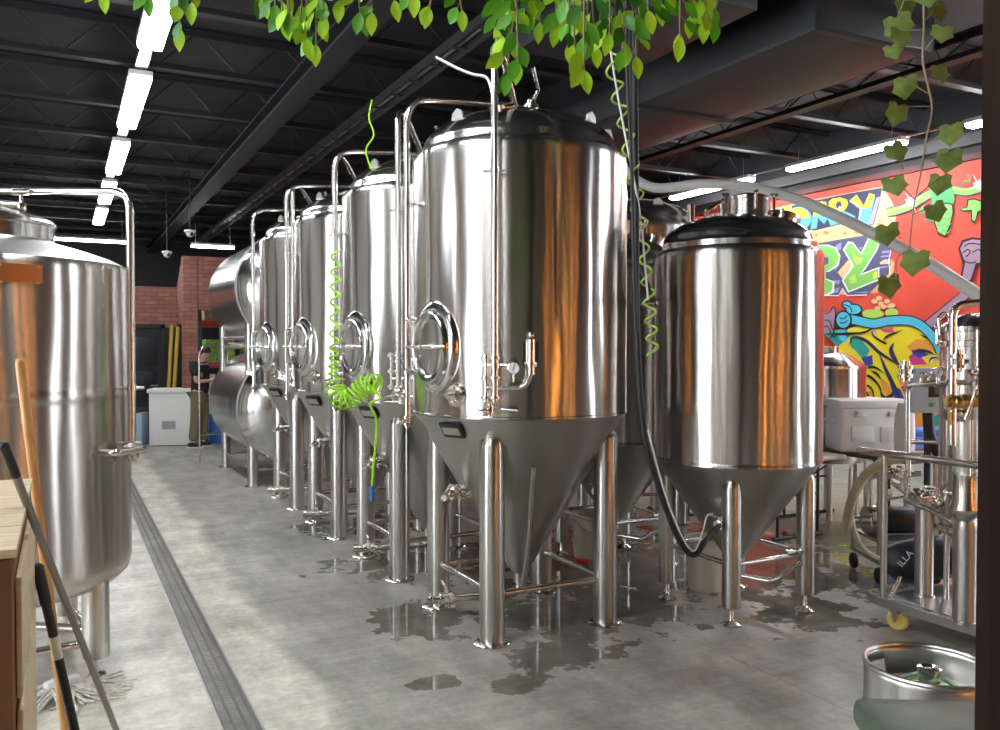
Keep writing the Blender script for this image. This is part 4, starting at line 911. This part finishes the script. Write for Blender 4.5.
MB().lathe([(0,0),(.09,0),(.10,.02),(.10,.20),(.07,.27),(.03,.30),(.03,.33),(0,.33)], 24).build('jug_body', M_cooler, t); MB().lathe([(0,.33),(.034,.33),(.034,.36),(0,.36)], 14).build('cap', M_blue, t); MB().tube(fillet([(.09,0,.2),(.14,0,.22),(.12,0,.29),(.04,0,.28)], .03), .01, 8).build('grip', M_cooler, t)
t = thing('white_tray', 'low pale tray on the pale table holding the bottle and jug', 'tray', (5.74, 5.85, .75))
MB().lathe([(0,.0),(.13,.0),(.15,.03),(.145,.03),(.125,.008),(0,.008)], 24, sy=1.0).build('tray_body', M_satin, t); MB().lathe([(.148,.026),(.158,.028),(.152,.034)], 24).build('tray_rim', M_satin, t)
# blue rolls at the wall
for i in range(3):
    p = at(918, 432+i*8, 8.6); tag(MB().rod(p-CR*.42, p+CR*.42, .055, 16).build('blue_roll', mat('blue_film', (.10,.2,.62), .35)), ('top', 'middle', 'bottom')[i]+' blue roll stacked on the low shelf before the mural', 'roll', 'blue rolls on the shelf')
p = at(918, 455, 8.6); t = thing('low_shelf', 'low steel shelf carrying the blue rolls before the mural', 'shelf', (p.x, p.y, 0), -YAW)
MB().box((0,0,p.z-.06+.02), (1.0,.4,.03)).build('shelf_board', M_satin, t)
for x in (-.46,.46):
    for y in (-.17,.17): MB().rod((x,y,0),(x,y,p.z-.05),.016).build('leg', M_leg, t)

# pump cart and hoses
t = thing('transfer_pump', 'steel pump with motor on a small cart between table and skid', 'pump', tuple(at(893, 560, 6.3).xy)+(0,), -YAW)
b = MB()
for s in (-1,1):
    b.box((s*.2,0,.16),(.03,.5,.03)); b.box((0,s*.24,.16),(.4,.03,.03)); b.box((s*.2,-.22,.55),(.03,.03,.8)); b.box((s*.2,.22,.40),(.03,.03,.5))
b.box((0,-.22,.94),(.43,.03,.03)); b.box((0,.0,.30),(.4,.45,.02)); b.build('cart_frame', M_satin, t)
for x in (-.2,.2):
    for y in (-.22,.22): MB().lathe([(0,-.015),(.055,-.015),(.06,0),(.055,.015),(0,.015)], 18, (x,y,.065), axis((1,0,0))).build('wheel', M_rubber, t)
MB().lathe([(0,-.16),(.09,-.16),(.10,-.14),(.10,.14),(.09,.16),(0,.16)], 24, (.05,0,.42), axis((1,0,0))).build('motor', M_black, t)
MB().lathe([(0,-.04),(.10,-.04),(.11,-.02),(.11,.03),(.09,.05),(0,.05)], 24, (-.17,0,.42), axis((1,0,0))).rod((-.18,0,.42),(-.18,0,.62),.03).rod((-.2,0,.42),(-.30,0,.42),.03).build('pump_head', M_fit, t)
m = MB(); m.tube(fillet([(-.18,0,.62),(-.18,0,.75),(.15,-.1,.78)], .05), .022); m.build('pump_pipe', M_pipe, t); valve('valve', t, (-.05,-.03,.76), (1,-.2,0), 1.3, (0,0,1))
P_ = lambda px, py: at(px, py, 6.1)
tag(MB().tube(spline([at(905,458,5.9), at(885,462,5.9), at(865,476,6.0), at(852,500,6.0), at(847,524,6.05), at(848,527,6.05)]), .033, 12).build('beige_hose', M_beige), 'thick beige hose arching down beside the skid rail', 'hose')
tag(MB().tube(spline([at(851,468,6.4), at(850,490,6.3), at(851,515,6.2), at(858,540,6.1), at(869,553,6.0), at(884,560,5.95), at(893,556,6.0), at(892,545,6.1)]), .016, 10).build('white_hose', M_beige2), 'thin cream hose looping to the floor beside the pump', 'hose')
tag(MB().tube(spline([at(858,527,6.6), at(868,522,6.5), at(876,510,6.5), at(884,500,6.4), at(890,492,6.3)]), .026, 10).build('pump_hose', M_beige2), 'short cream hose joining the pump inlet', 'hose')

# ------------------------------------------------------------------ FILTER SKID (right)
SK = Vector((4.39, 3.0, 0)) + CR*.075 - CF0*.06
sk = thing('filter_skid', 'wheeled steel filter skid with rails, columns and control box', 'skid', tuple(SK))
b = MB()
b.box((0,-.15,.15), (.05,1.55,.05)); b.box((.72,-.15,.15), (.05,1.55,.05)); b.box((.36,.60,.15), (.72,.05,.05)); b.box((.36,-.9,.15), (.72,.05,.05)); b.box((.36,.30,.15), (.72,.05,.05)); b.box((.36,-.1,.178), (.68,1.35,.006))
b.build('base_frame', M_satin, sk)
b = MB()
b.rod((0,.59,.15),(0,.59,1.05),.020); b.rod((0,-.9,.15),(0,-.9,1.05),.02); b.tube(fillet([(0,.78,1.055),(0,-.95,1.055)],.05), .022); b.rod((0,.55,.17),(.10,.55,.30),.012)
b.build('guard_rail', M_pipe, sk)
for x, y in ((.0,.50),(.70,.50),(0,-.85),(.70,-.85)):
    w = MB().lathe([(0,-.018),(.03,-.018),(.05,-.022),(.062,-.014),(.062,.014),(.05,.022),(.03,.018),(0,.018)], 24, (x+.02,y,.062), axis((1,.4,0))).build('caster_wheel', M_yellow, sk)
    MB().box((x+.0,y,.118),(.05,.05,.02)).rod((x-.03,y,.11),(x-.03,y-.01,.06),.008).rod((x+.06,y,.11),(x+.06,y-.01,.06),.008).build('caster_fork', M_satin, w)
def column(name, x, y, r, z0, z1, top='flat'):
    b = MB(); pr = [(0,z0),(r*1.2,z0),(r*1.2,z0+.012),(r,z0+.016),(r,z1-.02)]
    pr += [(r*1.12,z1-.02),(r*1.12,z1),(0,z1)] if top == 'flat' else [(r,z1-.01),(r*.5,z1+.09),(r*.5,z1+.12),(0,z1+.12)]
    b.lathe(pr, 40, (x,y,0)); return b.build(name, M_leg, sk)
column('filter_tube', .25, .50, .053, .18, .77); column('filter_tube', -.01, .06, .062, .18, .73, 'cone'); column('filter_tube', .20, -.35, .062, .18, .95)
# conical hopper above second tube
MB().lathe([(.035,.73),(.06,.75),(.088,.80),(.088,.815),(.07,.86),(.07,1.0),(0,1.0)], 32, (-.01,.06,0)).build('hopper', M_fit, sk)
# main column with clamped lid
cx, cy_ = .43, .32
MB().lathe([(0,.52),(.06,.50),(.10,.54),(.175,.58),(.18,.60),(.18,1.70),(.195,1.705),(.195,1.735),(.18,1.74),(.18,1.79),(.195,1.795),(.195,1.82),(.12,1.87),(.05,1.90),(0,1.90)], 56, (cx,cy_,0)).build('main_column', M_shell2, sk)
MB().lathe([(.183,.60),(.20,.60),(.20,.63),(.183,.63)], 48, (cx,cy_,0)).build('column_band', M_fit, sk)
for k in range(3):
    a = k*2.1+.6; MB().rod((cx+.15*math.cos(a),cy_+.15*math.sin(a),.18),(cx+.15*math.cos(a),cy_+.15*math.sin(a),.62),.016).build('column_leg', M_leg, sk)
b = MB()
for k in range(8):
    a = k*PI/4; q = Vector((cx+.20*math.cos(a),cy_+.20*math.sin(a),1.72)); b.rod(q, q+Vector((0,0,.10)), .008, 8); b.box(q+Vector((0,0,.10)), (.03,.02,.025), a, bev=.004)
b.build('lid_bolt', M_fit, sk)
# pipework, positions in skid space
def S(px, py, d): return at(px, py, d) - SK
b = MB(); b.tube(fillet([S(952,445,4.75), S(953,305,4.75), S(1005,300,4.75)], .07), .020, 12); b.tube(fillet([S(907,462,5.3), S(907,385,5.3), S(1000,380,4.7)], .05), .0155, 10); b.rod(S(908,505,5.3), S(908,460,5.3), .016); b.tube(fillet([S(965,420,4.7),S(980,380,4.7),S(1000,384,4.6)], .03), .014); b.rod(S(912,442,5.6), S(948,442,5.4), .014)
b.tube([S(905,500,5.2), S(935,512,5.0), S(962,528,4.75)], .016); b.tube([S(893,482,5.5), S(912,496,5.3), S(928,503,5.2)], .022)
b.rod(S(971,420,4.75), S(971,520,4.75), .012); b.rod(S(978,330,4.75), S(978,500,4.75), .014); b.tube(fillet([S(940,335,5.1),S(938,318,5.1),S(944,312,5.1),S(950,318,5.1),S(948,332,5.1)], .02), .010, 8)
b.build('pipework', M_pipe, sk)
for i, (px, py, d, dr, lv) in enumerate(((922,380,5.2,CR,(0,0,1)), (905,381,5.3,(0,0,1),CR), (915,497,5.2,CR,(0,0,1)), (930,502,5.15,CR,(0,0,1)), (903,490,5.3,(0,0,1),-CR), (957,372,4.75,(0,0,1),CR), (968,378,4.7,CR,(0,0,1)), (945,414,4.9,CR,(0,0,1)))):
    valve('valve', sk, S(px,py,d), dr, 1.25, lv)
b = MB(); 
for px, py in ((950,402),(962,402),(972,400)): ferrule(b, S(px,py,4.72)-CR*.02, CR, .035, .05)
b.rod(S(946,402,4.72), S(978,401,4.72), .022, 14); b.ball(S(958,402,4.70), .036); b.rod(S(949,412,4.72), S(950,425,4.72), .010); b.build('brass_valve', M_brass, sk)
# control box on its post
cb = S(928, 390, 5.75); Mr = Matrix.Rotation(-YAW, 3, 'Z')
MB().box(cb, (.26,.13,.30), M=Mr, bev=.006).build('control_box', M_greybox, sk)
MB().box(cb-CF0*.068+CR*.03+Vector((0,0,.005)), (.12,.01,.10), M=Mr).build('screen', M_black, sk)
MB().box(cb-CF0*.072+CR*.035, (.055,.008,.05), M=Mr).build('display', mat('dim_display', (.10,.13,.15), .2), sk)
MB().lathe([(0,0),(.016,0),(.016,.015),(0,.018)], 14, cb-CF0*.066-CR*.015+Vector((0,0,-.095)), axis(-CF0)).build('button', mat('green_button', (.03,.4,.15), .4), sk)
MB().lathe([(0,0),(.016,0),(.016,.015),(0,.018)], 14, cb-CF0*.066+CR*.07+Vector((0,0,-.095)), axis(-CF0)).build('button', M_red, sk)
MB().rod((cb.x,cb.y,.17),(cb.x,cb.y,cb.z-.14),.022).build('box_post', M_frame, sk)
gauge(sk, S(938,372,5.0), -CF0, .03)
MB().tube(spline([cb+Vector((0,0,-.15)), cb+CR*.02+Vector((0,0,-.32)), cb+CR*.10+Vector((0,0,-.48))]), .035, 12).build('cable_sleeve', M_rubber, sk)
# black malt sack lying on the skid
bp = at(926, 567, 5.47); t = thing('malt_sack', 'dark navy sack with white lettering slumped on the skid base', 'sack', (bp.x, bp.y+.02, .183), -YAW)
b = MB(); b.bm.free(); b = MB(); pr = []
rings = []
for i in range(13):
    u = -1+2*i/12; w = (1-abs(u)**3)**.5
    rings.append([b.bm.verts.new((u*.27, .12*w*math.cos(2*PI*k/20)*(1+.06*math.sin(5*u+k)), .145+ .015*math.sin(3*u) + .145*max(w,.35)*math.sin(2*PI*k/20)*(1+.05*math.sin(7*u+2*k)))) for k in range(20)])
for i in range(12):
    for k in range(20): b.face([rings[i][k],rings[i][(k+1)%20],rings[i+1][(k+1)%20],rings[i+1][k]])
b.face(rings[0]); b.face(rings[-1]); b.build('sack_body', M_sack, t, 80)
M4 = Matrix.Translation((-.17,-.115,.18)) @ Matrix.Rotation(math.radians(-50),4,'Y') @ Matrix.Rotation(PI/2,4,'X')
text_mesh('lettering', 'ILLA', .062, M_whiteink, t, M4)
text_mesh('lettering', 'N', .075, M_whiteink, t, Matrix.Translation((-.04,-.125,.255)) @ Matrix.Rotation(math.radians(-30),4,'Y') @ Matrix.Rotation(math.radians(75),4,'X'))
text_mesh('lettering', 'C', .06, M_whiteink, t, Matrix.Translation((.17,-.10,.22)) @ Matrix.Rotation(PI/2,4,'X'))

# ------------------------------------------------------------------ KEG AND STOOL
t = thing('beer_keg', 'stainless steel keg with handle slot and spear valve on top', 'keg', (2.50, 1.80, 0))
R = .20
b = MB(); n = 64
# body
b.lathe([(0,.02),(.16,.02),(.19,.05),(.197,.10),(R,.12),(R,.20),(R+.006,.215),(R,.23),(R,.42),(R+.006,.435),(R,.45),(R,.52),(.195,.545),(.17,.575),(.12,.592),(.045,.598),(.045,.604),(0,.604)], n)
b.build('keg_body', M_keg, t)
# chime with a slotted hand hold
def chime(z0, z1, slots):
    b = MB(); N_ = 96; rows = 6; ro, ri = R-.002, R-.010
    def ok(k, j): 
        a = 2*PI*(k+.5)/N_
        return not any(abs((a-s+PI) % (2*PI)-PI) < .30 and 1 <= j <= 3 for s in slots)
    vo = [[b.bm.verts.new((ro*math.cos(2*PI*k/N_), ro*math.sin(2*PI*k/N_), z0+(z1-z0)*j/rows)) for k in range(N_)] for j in range(rows+1)]
    for j in range(rows):
        for k in range(N_):
            if ok(k, j): b.face([vo[j][k],vo[j][(k+1)%N_],vo[j+1][(k+1)%N_],vo[j+1][k]])
    o = b.build('chime', M_keg, t, fix=False); md = o.modifiers.new('thick', 'SOLIDIFY'); md.thickness = .008; md.offset = -1
    MB().tube([(ro*math.cos(2*PI*k/64)*.985, ro*math.sin(2*PI*k/64)*.985, z1) for k in range(64)], .0085, 8, closed=True).build('rolled_rim', M_keg, o)
    return o
chime(.535, .665, [math.radians(a) for a in (98, 278)])
MB().lathe([(.17,.0),(R,.0),(R,.09),(.185,.09)], 64).build('foot_ring', M_keg, t)
b = MB(); b.lathe([(.055,.598),(.055,.606),(.040,.610),(.034,.612),(.034,.645),(.038,.648),(.038,.658),(.030,.660),(.022,.652),(.022,.636),(0,.634)], 28); b.build('spear_valve', M_fit, t)
MB().lathe([(.062,.6005),(.092,.597)], 32).build('valve_cap_ring', mat('green_plastic_film', (.10,.55,.06), .4), t)
b = MB(); b.tube([(.085*math.cos(a)+.0,.085*math.sin(a),.606+.006*math.sin(3*a)) for a in [2*PI*k/30 for k in range(30)]], .006, 6, closed=True); b.build('cap_band', mat('pale_film', (.6,.65,.6), .3), t)
# stool seat
sc_ = at(948, 730, 1.92) + CF0*.11 + CR*.11
t = thing('padded_stool', 'green vinyl padded stool at the bottom right corner', 'stool', (sc_.x, sc_.y, 0), -YAW-.08)
z = .775
b = MB(); b.box((.0,.0,z-.035), (.42,.42,.08), bev=.028); b.build('seat', M_vinyl, t)
MB().tube(fillet([(-.195,-.195,z-.008),(.195,-.195,z-.008),(.195,.195,z-.008),(-.195,.195,z-.008),(-.195,-.19,z-.008)], .03), .0035, 6).build('piping', M_vinyl, t)
b = MB(); b.box((.16,.19,z+.06), (.14,.05,.12), rz=.5, bev=.02); b.build('backrest', M_vinyl, t)
for x in (-1,1):
    for y in (-1,1): MB().rod((x*.19,y*.19,0),(x*.16,y*.16,z-.06),.016).build('leg', M_frame, t)
b = MB(); q = .178
b.tube([(-q,-q,.28),(q,-q,.28),(q,q,.28),(-q,q,.28)], .010, 8, closed=True); b.build('foot_ring', M_frame, t)

# dark post at the right
pc = at(977, 365, 1.23) + CR*.18 - CF0*.08; t = MB().box((pc.x, pc.y, ZC/2), (.36,.16,ZC), -YAW, bev=.006).build('wooden_post', M_wood); tag(t, 'dark brown wooden post filling the right edge', 'post')

# ------------------------------------------------------------------ FOREGROUND LEFT: crate, handles, mop
t = thing('carton_stack', 'brown printed carton box at the left edge beneath wooden boards', 'box', (-.39, 2.90, 0))
MB().box((0,0,.60), (.56,1.22,1.20), bev=.006).build('carton', M_card, t)
# print on the carton's near face
nf = Matrix.Translation((.225,-.613,.86)) @ Matrix.Rotation(PI/2,4,'X'); text_mesh('registered_mark', 'R', .022, M_ink, t, nf, .001)
MB().tube([(.225+.019*math.cos(a),-.613,.86+.019*math.sin(a)) for a in [2*PI*k/24 for k in range(24)]], .0018, 6, closed=True).build('mark_ring', M_ink, t)
text_mesh('carton_letter', 'O', .22, M_ink, t, Matrix.Translation((.115,-.613,.86)) @ Matrix.Rotation(PI/2,4,'X'), .001)
for i in range(4):
    b = MB(); b.box((-.39, 2.90-.46+i*.305, 1.20+.014), (.58,.295,.022), bev=.003)
    tag(b.build('pine_board', M_ply), ('nearest', 'second nearest', 'third nearest', 'farthest')[i]+' pine board lying across the carton', 'board', 'pine boards on the carton')
for i in range(3):
    b = MB(); b.box((-.101, 2.95, .98-i*.33), (.014,1.10,.30), bev=.003); tag(b.build('side_board', M_ply), ('upper', 'middle', 'lower')[i]+' pine board standing along the aisle side of the carton', 'board', 'pine boards beside the carton')
# handles
def handle(name, label, a, c, r, m, caps=None):
    t = thing(name, label, 'handle'); a, c = Vector(a), Vector(c)
    MB().rod(a, c, r, 16).build('shaft', m, t); d = (a-c).normalized()
    if caps: MB().rod(a+d*.004, a-d*caps[0], r*1.18, 16).ball(a, r*1.15).build('grip', caps[1], t)
    else: MB().ball(a, r*1.02).build('rounded_end', m, t)
    return t
g0 = at(4, 446, 2.38); g1 = at(126, 758, 3.52); g1.z = .012
handle('grey_pole', 'grey metal pole with black grip leaning across the left foreground', g0, g1, .012, M_greytube, (.12, M_black))
w0 = at(20, 363, 3.55); w1 = at(66, 745, 3.62); w1.z = .06
wd = handle('broomstick', 'orange varnished wooden handle standing before the left tank', w0, w1, .019, M_handle)
k0 = at(38, 568, 3.05); k1 = at(88, 790, 3.25); k1.z = .012
bh = handle('squeegee_pole', 'short black broom pole with a pale sticker', k0, k1, .0165, M_black, (.14, M_rubber))
dk = (k1-k0).normalized(); MB().rod(k0+dk*.27, k0+dk*.36, .0172, 16).build('sticker', M_beige2, bh)
# mop head on the floor: strings of cotton
mc = at(62, 690, 4.15); t = thing('mop_head', 'frayed white cotton mop head lying on the floor', 'mop', (mc.x, mc.y, 0)); b = MB()
for i in range(90):
    a = random.uniform(-3.1, 1.2); L_ = random.uniform(.16,.34); x0, y0 = random.uniform(-.04,.04), random.uniform(-.06,.06); pts = []
    for k in range(6):
        f = k/5; pts.append((x0+math.cos(a)*L_*f+random.uniform(-.012,.012), y0+math.sin(a)*L_*f+random.uniform(-.012,.012), max(.006,.07*(1-f)**1.5)+random.uniform(0,.006)))
    b.tube(spline(pts, 3), .0055, 5)
y_ = b.build('yarn', M_mop, t); y_['kind'] = 'stuff'
MB().box((0,0,.06), (.16,.05,.05), .4, bev=.01).build('mop_clamp', M_white, t)

# ------------------------------------------------------------------ BUCKETS AND SMALL THINGS ON THE FLOOR
def bucket(label, px, py, d, r, h, m):
    p = at(px, py, d); t = thing('plastic_bucket', label, 'bucket', (p.x, p.y, 0))
    MB().lathe([(0,.0),(r*.84,.0),(r*.86,.01),(r*.97,h*.86),(r*1.04,h*.86),(r*1.04,h*.90),(r,h*.90),(r*1.01,h),(r*.94,h),(r*.80,.02),(0,.02)], 36).build('pail', m, t)
    MB().tube([(r*1.03*math.cos(a), r*1.03*math.sin(a)-.0, h*.88-abs(math.sin(a))*.10) for a in [PI*k/20+PI for k in range(21)]], .004, 6).build('wire_handle', M_fit, t)
bucket('cream bucket on the wet floor beneath the front tank cone', 590, 548, 6.9, .15, .36, M_bucket)
bucket('white bucket standing behind the legs of the right tank', 706, 588, 6.0, .15, .36, mat('offwhite_plastic', (.66,.62,.54), .5))
p = at(577, 560, 6.6); t = thing('red_clamp', 'red plastic hose clamp lying on the floor by the cream bucket', 'clamp', (p.x, p.y, 0))
MB().tube(spline([(-.10,.0,.03),(-.04,.03,.03),(.02,.01,.03),(.08,-.05,.03)]), .022, 10).build('clamp_body', M_red, t); MB().rod((-.06,-.04,.03),(.04,.05,.03),.018).build('clamp_arm', M_red, t)

# ------------------------------------------------------------------ LEAVES
def leaf(b, p, d, up, ln, w, mi, pts=None):
    d = d.normalized(); s = d.cross(up).normalized(); n = s.cross(d).normalized(); b.mi = mi; rows = []
    prof = ((0,.02),(.15,.55),(.35,.95),(.55,1.0),(.75,.72),(.9,.32),(1,.0))
    for f, q in prof:
        c = p + d*ln*f - n*(.12*ln*f*f)
        if q == 0: rows.append([b.bm.verts.new(c)])
        else: rows.append([b.bm.verts.new(c - s*w*q*.5 + n*w*.10*q), b.bm.verts.new(c), b.bm.verts.new(c + s*w*q*.5 + n*w*.10*q)])
    for a, c in zip(rows, rows[1:]):
        if len(c) == 3: b.face([a[0],a[1],c[1],c[0]]); b.face([a[1],a[2],c[2],c[1]])
        else: b.face([a[0],a[1],c[0]]); b.face([a[1],a[2],c[0]])
def sprig(bl, bs, px, ytip, d, ytop=-55, lean=0, dens=1.0, pale=.3):
    top = at(px-lean, ytop, d); tip = at(px, ytip-14, d); mid = top.lerp(tip, .5)+CR*random.uniform(-.01,.01)
    P = spline([top, mid, tip], 8); bs.tube(P, .0022, 5); n = max(3, int((tip-top).length/.018*dens))
    for i in range(n):
        f = (i+.5)/n; c = P[min(int(f*(len(P)-1)), len(P)-1)]; a = random.uniform(0, 2*PI)
        out = CR*math.cos(a)*.8 + CF*math.sin(a)*.6 + Vector((0,0,-random.uniform(.5,1.6)))
        st = c + out.normalized()*.015; bs.tube([c, st], .001, 4)
        leaf(bl, st, out, -CF + Vector((random.uniform(-.7,.7),random.uniform(-.7,.7),random.uniform(-.2,.7))), random.uniform(.048,.066), random.uniform(.024,.034), 0 if random.random() < pale else (1 if random.random() < .6 else 2))
    leaf(bl, tip, Vector((random.uniform(-.3,.3),0,-1)), -CF, .055, .028, 0 if random.random() < .7 else 1)
GR = [('leafy artificial branch at the top left around the nearest strip light', [(104,6,0),(150,10,-4),(180,42,6),(192,16,4)]),
      ('dense green leaf cluster hanging at the top, left of centre', [(262,10,0),(275,18,0),(290,26,0),(306,52,4),(316,58,0),(325,30,0),(340,14,0),(360,26,0),(372,26,0),(300,36,-4),(284,32,3)]),
      ('small leafy branch at the top above the second tank', [(394,14,0),(430,22,0),(462,24,4),(415,8,0)]),
      ('long leafy branch hanging down onto the front tank pipe', [(497,60,-8),(508,88,4),(518,76,8),(500,46,0),(540,36,0),(528,26,0),(512,50,0)]),
      ('fullest green leaf cluster hanging above the front tank dome', [(556,40,0),(570,56,4),(584,84,0),(575,70,-5),(596,60,0),(610,48,0),(622,64,4),(636,70,0),(560,30,0),(600,34,0),(640,30,0),(588,40,4),(616,30,0),(648,24,0)]),
      ('leafy branch hanging at the top right of the lime coil', [(660,16,0),(680,52,-4),(690,30,0),(704,34,0),(716,36,0),(712,20,0),(700,14,0)])]
for lb, sp_ in GR:
    px0 = sum(s[0] for s in sp_)/len(sp_); dep = 2.05
    o_ = at(px0, -55, dep); t = thing('leafy_garland', lb, 'garland', (0,0,0), 0, 'artificial leaf garlands along the top')
    bl, bs = MB(), MB()
    for px, yt, ln in sp_: sprig(bl, bs, px, yt, dep+random.uniform(-.12,.15), lean=ln, dens=.55, pale=.35)
    bl.build('foliage', [M_leafA, M_leafB, M_leafC], t, 60, fix=False); bs.build('stem', M_stem, t)
    if len(sp_) > 8:
        pass
r0_, r1_ = at(40, -58, 2.05), at(790, -58, 2.05)
t = thing('hanging_rail', 'thin dark rail just above the frame carrying the leaf garlands', 'rail')
MB().rod(r0_, r1_, .012).build('rail_bar', M_black, t)
b = MB()
for f in (.05, .5, .95):
    q = r0_.lerp(r1_, f); b.rod(q, Vector((q.x,q.y,ZC-.01)), .004, 6)
b.build('hanger_wire', M_black, t)
# ivy strand at the right: lobed leaves
def ivy_leaf(b, c, u, v, s):
    pts = [(0,.04),(.26,.22),(.56,.12),(.53,-.20),(.64,-.48),(.36,-.66),(.0,-1.0),(-.36,-.66),(-.62,-.46),(-.52,-.18),(-.54,.14),(-.24,.22)]
    n = u.cross(v); cc = b.bm.verts.new(c - v*s*.35 + n*s*.10); ring = [b.bm.verts.new(c+u*s*x+v*s*y) for x, y in pts]
    for i in range(len(ring)): b.face([cc, ring[i], ring[(i+1)%len(ring)]])
t = thing('ivy_strand', 'long trailing ivy strand with lobed leaves hanging before the mural', 'ivy', (0,0,0))
D_ = 2.0
main = spline([at(922,-40,D_), at(924,20,D_), at(923,60,D_), at(929,90,D_), at(932,110,D_), at(926,140,D_), at(921,172,D_), at(914,205,D_), at(911,230,D_), at(908,250,D_), at(897,258,D_), at(896,280,D_)], 5)
b = MB(); b.tube(main, [.0032-.002*i/len(main) for i in range(len(main))], 6)
bl = MB()
for px, py, s, rot, sx, sy in ((898,25,20,.3,905,-5),(937,10,16,.2,926,20),(901,35,17,0,925,30),(893,50,13,.3,921,48),(942,32,15,-.2,925,50),(940,72,15,.1,928,70),(905,85,17,.2,929,94),(897,112,17,-.2,930,106),(951,132,16,.1,925,146),(949,158,18,-.1,922,160),(895,150,17,.4,903,170),(894,184,16,.2,915,200),(940,182,16,-.1,918,195),(935,210,15,.4,912,215),(887,232,17,.2,903,240),(915,260,19,0,905,252),(889,284,18,.2,897,278),(905,5,16,.5,920,0),(926,-4,16,.1,924,0)):
    p = at(px, py, D_+random.uniform(-.05,.05)); u = (CR*math.cos(rot)+Vector((0,0,1))*math.sin(rot)+CF*random.uniform(-.4,.4)).normalized(); v = (Vector((0,0,1))*math.cos(rot)-CR*math.sin(rot)+CF*random.uniform(-.4,.4)).normalized()
    ivy_leaf(bl, p+v*s*.3/FPX*D_, u, v, s/FPX*D_*1.2); j = at(sx, sy, D_); b.tube(spline([j, (j+p)/2+Vector((0,0,.006)), p+v*s*.3/FPX*D_], 4), .0014, 5)
b.build('stem', M_stem, t); bl.build('foliage', M_ivy, t, 60, fix=False)
q = at(922, -40, D_); MB().tube([q, Vector((q.x,q.y,ZC-.01))], .003, 6).build('upper_stem', M_stem, t)
